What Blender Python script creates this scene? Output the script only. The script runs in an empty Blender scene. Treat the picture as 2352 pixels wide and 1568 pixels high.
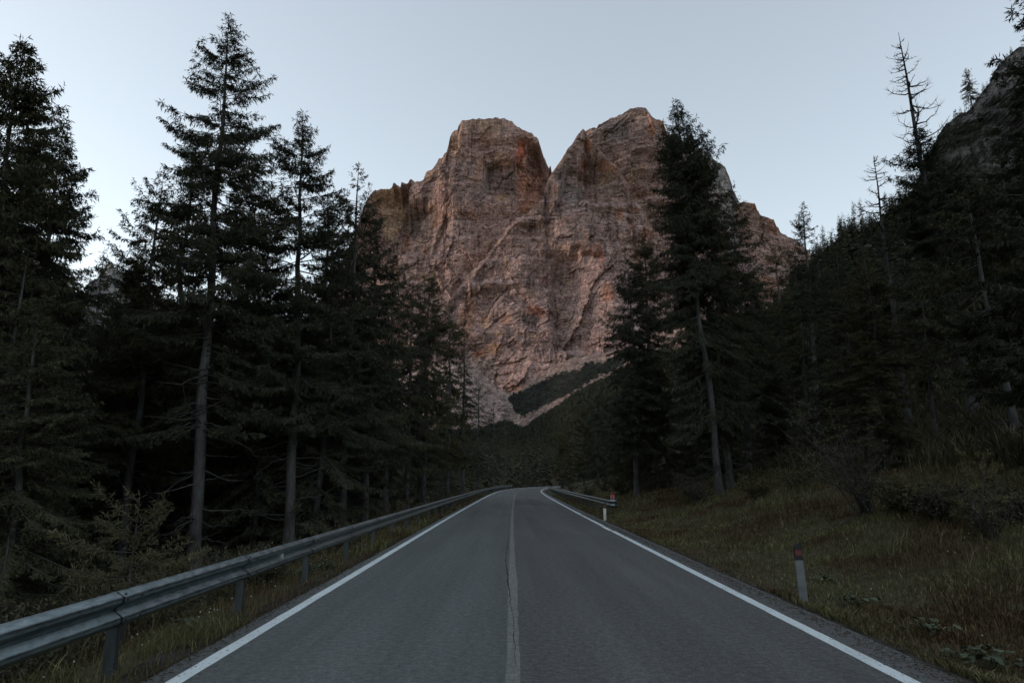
import bpy, math, random
import numpy as np
R_ = math.radians
S = bpy.context.scene
COL = S.collection

# ------------------------------------------------------------------ camera, sky, sun, exposure
CAMH = 1.65
PITCH = math.atan(317.6 / 1568.0)
YAW = math.atan(11 / 1568.0)
cd = bpy.data.cameras.new('camera'); cam = bpy.data.objects.new('camera', cd); COL.objects.link(cam)
cd.lens = 24; cd.sensor_width = 36; cd.clip_start = 0.1; cd.clip_end = 30000
cam.location = (0, 0, CAMH); cam.rotation_euler = (math.pi / 2 + PITCH, 0, -YAW)
S.camera = cam

SUN_AZ = -80.0      # degrees from the view direction (+Y), negative = to the left
SUN_EL = 11.0
W = bpy.data.worlds.new('World'); S.world = W; W.use_nodes = True
nt = W.node_tree; nt.nodes.clear()
sky = nt.nodes.new('ShaderNodeTexSky'); sky.sky_type = 'NISHITA'; sky.sun_disc = False
sky.sun_elevation = R_(SUN_EL); sky.sun_rotation = R_(SUN_AZ)
sky.altitude = 1500; sky.air_density = 1.0; sky.dust_density = 1.5; sky.ozone_density = 1.0
hsv = nt.nodes.new('ShaderNodeHueSaturation'); hsv.inputs['Saturation'].default_value = 0.70
gam = nt.nodes.new('ShaderNodeGamma'); gam.inputs['Gamma'].default_value = 0.70
wb = nt.nodes.new('ShaderNodeMix'); wb.data_type = 'RGBA'; wb.blend_type = 'MULTIPLY'; wb.inputs[0].default_value = 1.0; wb.inputs[7].default_value = (1.045, 1.02, .955, 1)
bg = nt.nodes.new('ShaderNodeBackground'); bg.inputs['Strength'].default_value = 0.15
wo = nt.nodes.new('ShaderNodeOutputWorld')
nt.links.new(sky.outputs[0], hsv.inputs['Color']); nt.links.new(hsv.outputs[0], gam.inputs[0]); nt.links.new(gam.outputs[0], wb.inputs[6]); nt.links.new(wb.outputs[2], bg.inputs['Color'])
nt.links.new(bg.outputs[0], wo.inputs['Surface'])
sl = bpy.data.lights.new('sun', 'SUN'); sl.energy = 0.72; sl.angle = R_(7); sl.color = (1.0, 0.755, 0.64)
sun = bpy.data.objects.new('sun', sl); COL.objects.link(sun)
sun.rotation_euler = (R_(90 - SUN_EL), 0, R_(180 - SUN_AZ))
S.view_settings.view_transform = 'Standard'; S.view_settings.look = 'None'
S.view_settings.gamma = 1; S.view_settings.exposure = 1.62
S.cycles.max_bounces = 4; S.cycles.diffuse_bounces = 3; S.cycles.transparent_max_bounces = 4

# ------------------------------------------------------------------ helpers
F_ = 1568.0
cT, sT, cY, sY = math.cos(PITCH), math.sin(PITCH), math.cos(YAW), math.sin(YAW)
def ray(px, py):
    X = (np.asarray(px, float) - 1176) / F_; U = (784 - np.asarray(py, float)) / F_
    f = cT - U * sT; z = sT + U * cT
    return X * cY + f * sY, f * cY - X * sY, z
def at(px, py, Y):
    x, y, z = ray(px, py); t = Y / y
    return x * t, CAMH + z * t
def on_z(px, py, z0=0.0):
    x, y, z = ray(px, py); t = (z0 - CAMH) / z
    return x * t, y * t
def project(x, y, z):
    f0 = y * cY + x * sY; X = x * cY - y * sY; dz = z - CAMH
    fwd = f0 * cT + dz * sT; U = -f0 * sT + dz * cT
    fwd = np.where(fwd < 0.1, 0.1, fwd)
    return 1176 + X / fwd * F_, 784 - U / fwd * F_

def hash2(ix, iy, seed):
    n = (ix.astype(np.int64) * 374761393 + iy.astype(np.int64) * 668265263 + seed * 974634777) & 0xffffffff
    n = ((n ^ (n >> 13)) * 1274126177) & 0xffffffff
    n = ((n ^ (n >> 16)) * 2246822519) & 0xffffffff
    return ((n ^ (n >> 15)) & 0xffffff) / float(0xffffff)
def vnoise(x, y, seed=0):
    x = np.asarray(x, float); y = np.asarray(y, float); x, y = np.broadcast_arrays(x, y)
    ix = np.floor(x); iy = np.floor(y); fx = x - ix; fy = y - iy
    fx = fx * fx * (3 - 2 * fx); fy = fy * fy * (3 - 2 * fy)
    a = hash2(ix, iy, seed); b = hash2(ix + 1, iy, seed); c = hash2(ix, iy + 1, seed); d = hash2(ix + 1, iy + 1, seed)
    return (a + (b - a) * fx) * (1 - fy) + (c + (d - c) * fx) * fy
def fbm(x, y, seed=0, o=4, g=0.5):
    s = 0; a = 1; t = 0
    for i in range(o):
        s = s + a * (vnoise(x * 2 ** i + 17.3 * i, y * 2 ** i - 9.1 * i, seed + i) * 2 - 1); t += a; a *= g
    return s / t
def ridged(x, y, seed=0, o=3):
    s = 0; a = 1; t = 0
    for i in range(o):
        s = s + a * (1 - np.abs(vnoise(x * 2 ** i + 7.7 * i, y * 2 ** i, seed + i) * 2 - 1)); t += a; a *= 0.5
    return s / t
def facets(x, y, seed, tilt=1.0):
    """broken rock: tilted planes meeting at sharp edges; returns height -1..1, plane id 0..1, distance to the nearest joint"""
    x, y = np.broadcast_arrays(np.asarray(x, float), np.asarray(y, float)); ix = np.floor(x); iy = np.floor(y)
    d1 = np.full(x.shape, 9.); d2 = d1.copy(); h = np.zeros(x.shape); idn = h.copy()
    for a in (-1, 0, 1):
        for b in (-1, 0, 1):
            cx = ix + a; cy = iy + b
            sx = cx + .1 + .8 * hash2(cx, cy, seed); sy = cy + .1 + .8 * hash2(cx, cy, seed + 1)
            dx, dy = x - sx, y - sy; d = dx * dx + dy * dy
            v = hash2(cx, cy, seed + 2); tx = hash2(cx, cy, seed + 3) - .5; ty = hash2(cx, cy, seed + 4) - .5
            hv = (v * 2 - 1) * .6 + (dx * tx + dy * ty) * 1.6 * tilt
            c = d < d1; d2 = np.where(c, d1, np.minimum(d2, d)); d1 = np.where(c, d, d1); h = np.where(c, hv, h); idn = np.where(c, v, idn)
    return h, idn, np.sqrt(d2) - np.sqrt(d1)
def sstep(a, b, x):
    t = np.clip((x - a) / (b - a), 0, 1); return t * t * (3 - 2 * t)

def mesh_np(name, V, faces, mats, mat_idx=None, smooth=True, col=None, uv=None):
    """faces: list of (n,k) int arrays"""
    me = bpy.data.meshes.new(name)
    V = np.asarray(V, dtype=np.float32)
    nl = sum(f.size for f in faces); nf = sum(len(f) for f in faces)
    me.vertices.add(len(V)); me.vertices.foreach_set('co', V.ravel())
    me.loops.add(nl); me.loops.foreach_set('vertex_index', np.concatenate([f.ravel() for f in faces]).astype(np.int32))
    tot = np.concatenate([np.full(len(f), f.shape[1]) for f in faces]).astype(np.int32)
    st = np.concatenate([[0], np.cumsum(tot)[:-1]]).astype(np.int32)
    me.polygons.add(nf); me.polygons.foreach_set('loop_start', st); me.polygons.foreach_set('loop_total', tot)
    if mat_idx is not None: me.polygons.foreach_set('material_index', np.asarray(mat_idx, np.int32))
    me.polygons.foreach_set('use_smooth', np.full(nf, smooth))
    for m in (mats if isinstance(mats, (list, tuple)) else [mats]): me.materials.append(m)
    me.update(calc_edges=True)
    if col is not None:
        at_ = me.color_attributes.new('tint', 'FLOAT_COLOR', 'POINT')
        c = np.ones((len(V), 4), np.float32); c[:, :3] = col; at_.data.foreach_set('color', c.ravel())
    return me
def obj(name, me, parent=None, loc=None):
    o = bpy.data.objects.new(name, me); COL.objects.link(o)
    if parent is not None: o.parent = parent
    if loc is not None: o.location = loc
    return o
def tag(o, label=None, cat=None, group=None, kind=None):
    if label: o['label'] = label
    if cat: o['category'] = cat
    if group: o['group'] = group
    if kind: o['kind'] = kind
    return o
def empty(name, loc=(0, 0, 0), rz=0):
    o = bpy.data.objects.new(name, None); COL.objects.link(o); o.location = loc; o.rotation_euler = (0, 0, rz)
    o.empty_display_size = 0.2; return o

class MB:
    def __init__(s): s.V = []; s.F = {}; s.n = 0; s.M = {}
    def add(s, V, F, m=0):
        V = np.asarray(V, float).reshape(-1, 3); F = np.asarray(F, int)
        s.F.setdefault((F.shape[1], m), []).append(F + s.n); s.V.append(V); s.n += len(V)
    def box(s, c, d, m=0, rot=None):
        x, y, z = np.array(d) / 2.0
        V = np.array([[a * x, b * y, e * z] for a in (-1, 1) for b in (-1, 1) for e in (-1, 1)])
        if rot is not None: V = V @ np.array(rot).T
        s.add(V + np.array(c), [[0, 1, 3, 2], [4, 6, 7, 5], [0, 4, 5, 1], [2, 3, 7, 6], [0, 2, 6, 4], [1, 5, 7, 3]], m)
    def tubes(s, P, rad, sides=3, m=0):
        """P (n,k,3), rad (n,k)"""
        P = np.asarray(P, float); rad = np.asarray(rad, float); n, k, _ = P.shape
        T = np.gradient(P, axis=1); T /= np.linalg.norm(T, axis=2, keepdims=True) + 1e-9
        up = np.where(np.abs(T[..., 2:3]) > 0.9, np.array([1., 0, 0]), np.array([0, 0, 1.]))
        A = np.cross(T, up); A /= np.linalg.norm(A, axis=2, keepdims=True) + 1e-9
        B = np.cross(T, A)
        an = np.arange(sides) * 2 * math.pi / sides
        V = P[:, :, None, :] + rad[:, :, None, None] * (A[:, :, None, :] * np.cos(an)[None, None, :, None] + B[:, :, None, :] * np.sin(an)[None, None, :, None])
        idx = np.arange(n * k * sides).reshape(n, k, sides)
        a = idx[:, :-1]; b = idx[:, 1:]
        Fq = np.stack([a, np.roll(a, -1, 2), np.roll(b, -1, 2), b], -1).reshape(-1, 4)
        s.add(V.reshape(-1, 3), Fq, m)
    def blades(s, B, D, L, Wd, rng, m=0, cross=True, mid=0.45):
        """needle sprays: long diamonds, optionally crossed"""
        n = len(B)
        if n == 0: return
        D = D / (np.linalg.norm(D, axis=1, keepdims=True) + 1e-9)
        r = rng.normal(size=(n, 3)); A = np.cross(D, r); A /= np.linalg.norm(A, axis=1, keepdims=True) + 1e-9
        L = np.broadcast_to(L, (n,))[:, None]; Wd = np.broadcast_to(Wd, (n,))[:, None]
        tip = B + D * L; md = B + D * L * mid
        sets = [A] if not cross else [A, np.cross(D, A)]
        for Q in sets:
            V = np.stack([B, md + Q * Wd / 2, tip, md - Q * Wd / 2], 1).reshape(-1, 3)
            s.add(V, np.arange(n * 4).reshape(n, 4), m)
    def mesh(s, name, mats, smooth=True):
        V = np.concatenate(s.V); fs = []; mi = []
        for (k, m), L in s.F.items():
            f = np.concatenate(L); fs.append(f); mi.append(np.full(len(f), m))
        return mesh_np(name, V, fs, mats, np.concatenate(mi), smooth)

# ------------------------------------------------------------------ materials
class N:
    def __init__(s, name, rough=0.9, spec=0.25):
        s.m = bpy.data.materials.new(name); s.m.use_nodes = True; s.t = s.m.node_tree; s.t.nodes.clear()
        s.b = s.t.nodes.new('ShaderNodeBsdfPrincipled'); s.o = s.t.nodes.new('ShaderNodeOutputMaterial')
        s.t.links.new(s.b.outputs[0], s.o.inputs[0])
        s.b.inputs['Roughness'].default_value = rough; s.b.inputs['Specular IOR Level'].default_value = spec
        s.co = s.t.nodes.new('ShaderNodeTexCoord')
    def l(s, a, b): s.t.links.new(a, b)
    def noise(s, scale, detail=4, rough=0.55, vec=None, stretch=None, kind='Object'):
        n = s.t.nodes.new('ShaderNodeTexNoise'); n.inputs['Scale'].default_value = scale
        n.inputs['Detail'].default_value = detail; n.inputs['Roughness'].default_value = rough
        v = vec or s.co.outputs[kind]
        if stretch:
            mp = s.t.nodes.new('ShaderNodeMapping'); mp.inputs['Scale'].default_value = stretch; s.l(v, mp.inputs['Vector']); v = mp.outputs[0]
        s.l(v, n.inputs['Vector']); return n.outputs['Fac']
    def ramp(s, fac, stops):
        r = s.t.nodes.new('ShaderNodeValToRGB'); e = r.color_ramp.elements
        while len(e) < len(stops): e.new(0.5)
        for i, (p, c) in enumerate(stops):
            e[i].position = p; e[i].color = (*c, 1) if len(c) == 3 else c
        s.l(fac, r.inputs[0]); return r.outputs[0]
    def mix(s, f, a, b, mode='MIX'):
        n = s.t.nodes.new('ShaderNodeMix'); n.data_type = 'RGBA'; n.blend_type = mode
        if hasattr(f, 'links'): s.l(f, n.inputs[0])
        else: n.inputs[0].default_value = f
        for v, i in ((a, 6), (b, 7)):
            if hasattr(v, 'links'): s.l(v, n.inputs[i])
            else: n.inputs[i].default_value = (*v, 1)
        return n.outputs[2]
    def math(s, op, a, b=0.0):
        n = s.t.nodes.new('ShaderNodeMath'); n.operation = op
        for v, i in ((a, 0), (b, 1)):
            if hasattr(v, 'links'): s.l(v, n.inputs[i])
            else: n.inputs[i].default_value = v
        return n.outputs[0]
    def attr(s, name='tint'):
        a = s.t.nodes.new('ShaderNodeAttribute'); a.attribute_name = name; return a.outputs['Color']
    def island(s):
        g = s.t.nodes.new('ShaderNodeNewGeometry'); return g.outputs['Random Per Island']
    def orand(s):
        g = s.t.nodes.new('ShaderNodeObjectInfo'); return g.outputs['Random']
    def color(s, c):
        if hasattr(c, 'links'): s.l(c, s.b.inputs['Base Color'])
        else: s.b.inputs['Base Color'].default_value = (*c, 1)
    def bump(s, h, strength=0.3, dist=0.02):
        b = s.t.nodes.new('ShaderNodeBump'); b.inputs['Strength'].default_value = strength; b.inputs['Distance'].default_value = dist
        s.l(h, b.inputs['Height']); s.l(b.outputs[0], s.b.inputs['Normal'])
G3 = lambda v: (v, v, v)

def foliage(name, dark, mid, light, isl=True):
    n = N(name, 0.85, 0.15)
    c = n.ramp(n.island(), [(0.0, dark), (0.6, mid), (1.0, light)])
    c2 = n.ramp(n.noise(0.8, 3), [(0.3, G3(0.65)), (0.7, G3(1.25))])
    c = n.mix(1.0, c, c2, 'MULTIPLY')
    c3 = n.ramp(n.orand(), [(0.0, (0.8, 0.85, 0.85)), (0.5, (1, 1, 1)), (1.0, (1.2, 1.12, 0.9))])
    n.color(n.mix(1.0, c, c3, 'MULTIPLY')); return n.m
M_spruce = foliage('spruce_needles', (.064, .068, .045), (.098, .100, .064), (.135, .13, .08))
M_larch = foliage('larch_needles', (.08, .080, .044), (.125, .12, .066), (.17, .155, .085))
M_sap = foliage('sapling_needles', (.12, .11, .06), (.19, .175, .10), (.26, .23, .14))
M_shrub = foliage('shrub_leaves', (.06, .056, .034), (.10, .092, .055), (.15, .135, .085))
M_leaf = foliage('broad_leaves', (.05, .06, .038), (.08, .095, .06), (.12, .14, .09))
M_farf = foliage('far_needles', (.042, .049, .036), (.066, .072, .049), (.09, .092, .06))

def bark(name, a, b):
    n = N(name, 0.95, 0.1)
    f = n.noise(9, 6, 0.7, stretch=(1, 1, 0.22))
    c = n.ramp(f, [(0.3, a), (0.7, b)])
    c = n.mix(1.0, c, n.ramp(n.noise(1.1, 2), [(0.35, G3(0.75)), (0.65, G3(1.25))]), 'MULTIPLY')
    n.color(c); n.bump(f, 0.8, 0.03); return n.m
M_bark = bark('spruce_bark', (.06, .057, .054), (.165, .158, .15))
M_twig = bark('twig_bark', (.06, .055, .05), (.14, .13, .12))
M_dead = bark('dead_bark', (.035, .03, .028), (.085, .075, .07))

# rock
def rock(name, scale=1.0, dark=1.0):
    n = N(name, 0.95, 0.1)
    v = n.co.outputs['Object']
    base = n.attr('tint')
    f1 = n.noise(0.02 * scale, 8, 0.65)
    f2 = n.noise(0.07 * scale, 7, 0.85, stretch=(0.45, 0.45, 3.2))
    f3 = n.noise(0.06 * scale, 6, 0.75, stretch=(2.0, 2.0, 0.45))
    c = n.mix(1.0, base, n.ramp(f1, [(0.3, G3(0.72 * dark)), (0.7, G3(1.28 * dark))]), 'MULTIPLY')
    c = n.mix(0.95, c, n.ramp(f2, [(0.36, G3(0.58)), (0.5, G3(1.0)), (0.62, G3(1.32))]), 'MULTIPLY')
    c = n.mix(0.7, c, n.ramp(f3, [(0.30, G3(0.55)), (0.62, G3(1.25))]), 'MULTIPLY')
    f4 = n.noise(0.22 * scale, 3, 0.8, stretch=(.8, .8, 1.5))
    c = n.mix(0.8, c, n.ramp(f4, [(0.36, G3(0.62)), (0.5, G3(1.0)), (0.62, G3(1.32))]), 'MULTIPLY')
    n.color(c)
    g1 = n.noise(0.022 * scale, 7, 0.62, stretch=(1.7, 1.7, .45)); g2 = n.noise(0.03 * scale, 7, 0.62, stretch=(.4, .4, 2.2))
    for g, q in ((g1, .5), (g2, .58)):
        c = n.mix(1.0, c, n.ramp(g, [(0.465, G3(1)), (0.497, G3(q)), (0.505, G3(q)), (0.53, G3(1.04))]), 'MULTIPLY')
    n.color(c)
    h = n.math('ADD', n.math('MULTIPLY', f2, 1.0), n.math('MULTIPLY', f3, 0.8))
    n.bump(h, 1.0, 7.0 / scale); return n.m
M_rock = rock('dolomite_rock')
M_rock_near = rock('near_cliff_rock', 6.0)
M_rock_far = rock('far_rock', 0.7)

# asphalt
def asphalt(name, a, b):
    n = N(name, 0.85, 0.35)
    sp = n.noise(42, 3, 0.9)
    c = n.ramp(sp, [(0.32, a), (0.5, tuple(0.5 * (x + y) for x, y in zip(a, b))), (0.68, b)])
    sp2 = n.noise(13, 4, 0.9)
    c = n.mix(1.0, c, n.ramp(sp2, [(0.38, G3(0.70)), (0.5, G3(1.0)), (0.62, G3(1.38))]), 'MULTIPLY')
    big = n.noise(0.5, 4, 0.6, stretch=(1.6, 0.25, 1))
    c = n.mix(1.0, c, n.ramp(big, [(0.3, G3(0.84)), (0.7, G3(1.14))]), 'MULTIPLY')
    trk = n.noise(1.0, 3, 0.6, stretch=(1.5, 0.03, 1))
    c = n.mix(1.0, c, n.ramp(trk, [(0.35, G3(0.86)), (0.65, G3(1.13))]), 'MULTIPLY')
    n.color(c); n.bump(sp, 0.5, 0.006); return n.m
M_as_l = asphalt('asphalt_worn', (.080, .087, .083), (.142, .150, .143))
M_as_r = asphalt('asphalt_coarse', (.054, .054, .053), (.150, .148, .143))
M_seam = asphalt('asphalt_seam', (.13, .13, .118), (.25, .248, .225))
nn = N('road_paint', 0.7, 0.3)
c = nn.ramp(nn.noise(30, 4, 0.8), [(0.34, (.15, .16, .16)), (0.42, (.70, .78, .78)), (0.7, (.86, .89, .88))])
c = nn.mix(1.0, c, nn.ramp(nn.noise(1.2, 3), [(0.3, G3(0.85)), (0.7, G3(1.05))]), 'MULTIPLY')
nn.color(c); M_paint = nn.m
nn = N('crack_tar', 0.9, 0.2); nn.color((.012, .012, .012)); M_crack = nn.m

# galvanised steel
nn = N('galvanised_steel', 0.42, 0.5); nn.b.inputs['Metallic'].default_value = 0.9
f = nn.noise(6, 5, 0.7, stretch=(1, 1, 4)); f2 = nn.noise(40, 2, 0.6, stretch=(1, 0.15, 1))
c = nn.ramp(f, [(0.3, (.12, .16, .17)), (0.7, (.36, .42, .43))])
c = nn.mix(0.5, c, nn.ramp(f2, [(0.3, G3(0.7)), (0.7, G3(1.2))]), 'MULTIPLY')
nn.color(c); nn.l(nn.math('ADD', nn.math('MULTIPLY', f, 0.3), 0.20), nn.b.inputs['Roughness']); nn.bump(f2, 0.15, 0.004)
M_steel = nn.m
nn = N('post_steel', 0.55, 0.4); nn.b.inputs['Metallic'].default_value = 0.5
nn.color(nn.ramp(nn.noise(8, 5, 0.7, stretch=(1, 1, .2)), [(0.3, (.045, .055, .06)), (0.7, (.13, .15, .155))])); M_post = nn.m
nn = N('bolt_steel', 0.6, 0.4); nn.b.inputs['Metallic'].default_value = 0.5; nn.color((.06, .06, .06)); M_bolt = nn.m
def flat(name, c, rough=0.6, spec=0.4, var=0.25, sc=6):
    n = N(name, rough, spec)
    n.color(n.mix(1.0, c, n.ramp(n.noise(sc, 5, 0.65), [(0.3, G3(1 - var)), (0.7, G3(1 + var))]), 'MULTIPLY')); return n.m
M_pw = flat('delineator_plastic', (.19, .20, .20), var=0.35); M_pw2 = flat('delineator_clean', (.75, .73, .66))
M_pb = flat('delineator_black', (.022, .022, .024)); M_red = flat('red_reflector', (.16, .012, .014), 0.3, 0.5)
M_redb = flat('bright_red_reflector', (.55, .02, .04), 0.3, 0.5); M_whr = flat('white_reflector', (.7, .7, .66), 0.4)

# ground
nn = N('meadow_ground', 0.95, 0.1)
f = nn.noise(0.35, 6, 0.6); f2 = nn.noise(5, 6, 0.75)
c = nn.ramp(f, [(0.3, (.050, .042, .026)), (0.5, (.072, .068, .036)), (0.7, (.09, .078, .046))])
c = nn.mix(1.0, c, nn.ramp(f2, [(0.3, G3(0.55)), (0.7, G3(1.5))]), 'MULTIPLY')
c = nn.mix(1.0, c, nn.attr(), 'MULTIPLY')
nn.color(c); nn.bump(f2, 0.8, 0.08); M_ground = nn.m
nn = N('gravel_verge', 0.95, 0.1)
vo = nn.t.nodes.new('ShaderNodeTexVoronoi'); vo.inputs['Scale'].default_value = 38; nn.l(nn.co.outputs['Object'], vo.inputs['Vector'])
c = nn.mix(1.0, nn.ramp(nn.noise(2.0, 4), [(0.35, (.045, .038, .030)), (0.65, (.13, .115, .10))]), nn.ramp(vo.outputs['Distance'], [(0, G3(1.5)), (.5, G3(.5))]), 'MULTIPLY')
nn.color(c); nn.bump(vo.outputs['Distance'], 1.0, 0.02); M_gravel = nn.m
def grassmat(name, stops):
    n = N(name, 0.8, 0.2)
    c = n.ramp(n.island(), stops)
    c = n.mix(1.0, c, n.ramp(n.noise(0.45, 4), [(0.38, (0.80, 0.62, 0.52)), (0.5, (1, .95, .85)), (0.62, (1.15, 1.3, 1.0))]), 'MULTIPLY')
    n.color(c); return n.m
M_grass = grassmat('grass_blades', [(0, (.070, .060, .032)), (0.45, (.112, .100, .052)), (0.8, (.16, .132, .075)), (1, (.30, .25, .17))])
nn = N('flower_petals', 0.8, 0.1); nn.color((.55, .55, .52)); M_flower = nn.m

# ------------------------------------------------------------------ terrain shape
OFFY = np.array([-50, 0, 30, 44, 75, 100, 120, 137, 160, 190, 230, 300, 500.]); OFFX = np.array([0, 0, .2, .36, .8, 1.5, 2.7, 4.2, 8, 16, 30, 60, 150.])
def off(y):
    y = np.asarray(y, float); s = 0
    for d in (-6, -3, 0, 3, 6): s = s + np.interp(y + d, OFFY, OFFX)
    return s / 5
XL, XR = -3.08, 3.80
RD = np.array([0, .4, 1.5, 3, 6, 9, 14, 25, 60, 150, 300, 600, 3000.]); RZ = np.array([-.03, -.06, .0, .25, 1.05, 2.0, 3.4, 8, 26, 84, 182, 340, 900.])
LD = np.array([0, .5, 1.5, 3, 8, 20, 60, 200, 400, 3000.]); LZ = np.array([-.03, -.10, -.30, -.85, -1.7, -2.3, -1.5, 10, 30, 60.])
def Hf(x, y):
    x = np.asarray(x, float); y = np.asarray(y, float)
    xr = x - off(y)
    dr = xr - XR; dl = XL - xr
    k = np.interp(y, [-400, -100, 0, 450, 900, 1600], [.6, .8, 1, 1, .45, .15])
    zr = np.interp(dr, RD, RZ); zr = np.where(dr > 9, 2.0 + (zr - 2.0) * k, zr)
    z = np.where(dr > 0, zr, np.where(dl > 0, np.interp(dl, LD, LZ), -.03))
    d = np.maximum(np.maximum(dr, dl), 0)
    z = z + np.clip((d - .5) / 4, 0, 1) * (fbm(x / 2.4, y / 2.4, 5, 4) * .46) + np.clip((d - 20) / 60, 0, 1) * fbm(x / 60, y / 60, 9, 4) * 7
    z = z + np.clip((y - 200) / 1400, 0, 1) * 45
    return z

def axis(segs):
    o = [segs[0][0]]
    for a, b, st in segs:
        n = max(1, int(round((b - a) / st))); o += list(np.linspace(a, b, n + 1)[1:])
    return np.array(o)
def grid_faces(nx, ny):
    i = np.arange(nx * ny).reshape(ny, nx)
    return np.stack([i[:-1, :-1], i[:-1, 1:], i[1:, 1:], i[1:, :-1]], -1).reshape(-1, 4)
gx = axis([(-6000, -600, 300), (-600, -100, 25), (-100, -20, 3), (-20, -5, .5), (-5, 20, .3), (20, 60, 1.2), (60, 600, 7), (600, 6000, 300)])
gy = axis([(-3000, -600, 300), (-600, -60, 30), (-60, 0, 4), (0, 40, .4), (40, 120, 1.2), (120, 700, 7), (700, 2600, 60), (2600, 9000, 600)])
X, Y = np.meshgrid(gx, gy); Z = Hf(X, Y)
inroad = (X > off(Y) + XL) & (X < off(Y) + XR); Z = np.where(inroad, -.06, Z)
dR = X - off(Y) - XR; dL_ = XL - (X - off(Y))
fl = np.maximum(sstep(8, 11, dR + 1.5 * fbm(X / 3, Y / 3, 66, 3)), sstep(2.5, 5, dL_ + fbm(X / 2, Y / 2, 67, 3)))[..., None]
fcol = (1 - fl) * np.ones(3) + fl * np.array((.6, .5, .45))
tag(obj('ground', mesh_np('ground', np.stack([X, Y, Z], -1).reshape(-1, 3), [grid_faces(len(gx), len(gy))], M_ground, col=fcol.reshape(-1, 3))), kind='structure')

# unseen ridge added left and behind to keep low sun off the valley floor
hx = np.arange(-1500, -229, 30.); hy = np.arange(-1500, 760, 30.)
X, Y = np.meshgrid(hx, hy)
Z = 500 * np.exp(-((X + 640) / 230) ** 2) * (1 - sstep(520, 740, Y)) * sstep(-1500, -1100, Y) * (1 + .25 * fbm(X / 200, Y / 200, 3)) - 8
tag(obj('shade_ridge', mesh_np('shade_ridge', np.stack([X, Y, Z], -1).reshape(-1, 3), [grid_faces(len(hx), len(hy))], M_ground, col=np.full((X.size, 3), .5))), kind='structure')

# ------------------------------------------------------------------ road
ry = axis([(-25, 0, 5), (0, 40, .12), (40, 60, 1), (60, 240, 2)])
def ribbon(x0, x1, z, ys=ry, wob=None):
    o = off(ys); n = len(ys)
    a = x0 + (wob[0] if wob is not None else 0); b = x1 + (wob[1] if wob is not None else 0)
    V = np.concatenate([np.stack([o + a, ys, np.full(n, z)], 1), np.stack([o + b, ys, np.full(n, z)], 1)])
    i = np.arange(n - 1); return V, np.stack([i, i + n, i + n + 1, i + 1], 1)
mb = MB()
edge = .05 * fbm(ry / 1.3, ry * 0, 31, 5, .7)
edge2 = .05 * fbm(ry / 1.1, ry * 0, 41, 5, .7)
V, Fq = ribbon(XL, .03, 0, wob=(edge, 0)); mb.add(V, Fq, 0)
V, Fq = ribbon(.03, XR, 0, wob=(0, edge2)); mb.add(V, Fq, 1)
# slab sides
for xx, e in ((XL, edge), (XR, edge2)):
    o = off(ry) + xx + e; n = len(ry)
    V = np.concatenate([np.stack([o, ry, np.zeros(n)], 1), np.stack([o, ry, np.full(n, -.1)], 1)]); i = np.arange(n - 1)
    mb.add(V, np.stack([i, i + n, i + n + 1, i + 1], 1), 1)
tag(obj('road', mb.mesh('road', [M_as_l, M_as_r])), kind='structure')
def marking(name, x0, x1, z, m, ys, wob=None):
    if wob is None: wob = (.008 * fbm(ys / .3, ys * 0 + x0, 61, 3), .008 * fbm(ys / .3, ys * 0 + x1, 62, 3))
    V, Fq = ribbon(x0, x1, z, ys, wob); tag(obj(name, mesh_np(name, V, [Fq], m)), kind='structure')
lw = .145
marking('road_edge_line', -2.88, -2.88 + lw, .004, M_paint, axis([(-10, 0, 5), (0, 30, .15), (30, 60, 1.5), (60, 220, 2)]))
# right line with two short breaks
Y1 = on_z(1365, 1208)[1]; Y2 = on_z(1388, 1219)[1]
lo, hi = min(Y1, Y2), max(Y1, Y2)
marking('road_edge_line', 3.25, 3.25 + lw, .004, M_paint, axis([(-10, 0, 5), (0, lo, .15)]))
marking('road_edge_line', 3.22, 3.22 + lw, .004, M_paint, axis([(lo + .15, hi - .15, 1.)]))
marking('road_edge_line', 3.25, 3.25 + lw, .004, M_paint, axis([(hi, 60, 1.5), (60, 220, 2)]))
ys = axis([(-10, 60, .25), (60, 180, 2)])
wl = .010 * fbm(ys / .7, ys * 0, 3, 4); wr = .014 * fbm(ys / .5, ys * 0, 8, 4)
wid = np.interp(ys, [0, 8, 12, 14, 20, 60, 180], [.0, .0, .03, .0, -.02, -.02, 0])
marking('road_seam', -.05, .075, .004, M_seam, ys, (wl - wid * .3, wr + wid * .7))
M_patch = asphalt('asphalt_patch', (.040, .041, .041), (.12, .12, .118))
for y0, y1, xa, xb in ((47, 60, .12, 2.3),):
    yy = axis([(y0, y1, .3)]); marking('road_patch', xa, xb, .004, M_patch, yy, (.05 * fbm(yy, yy * 0, 5, 3), .12 * fbm(yy, yy * 0, 6, 3)))
# needle litter along both edges of the asphalt
rng = np.random.default_rng(14); n = 9000; y = 4.5 + 30 * rng.random(n) ** 1.7; sd = rng.random(n) < .5
x = np.where(sd, XL + np.abs(rng.normal(0, .10, n)), XR - np.abs(rng.normal(0, .14, n)))
mb = MB(); D = rng.normal(size=(n, 3)); D[:, 2] = 0
mb.blades(np.stack([x, y, np.full(n, .012)], 1), D, rng.uniform(.01, .05, n), .007, rng, cross=True)
nn = N('needle_litter', 0.95, 0.1); nn.color(nn.ramp(nn.island(), [(0, (.05, .035, .02)), (.7, (.10, .07, .04)), (1, (.2, .17, .13))]))
tag(obj('needle_litter', mb.mesh('needle_litter', nn.m)), 'fallen needles and grit along the asphalt edges', 'litter', kind='stuff')
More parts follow.
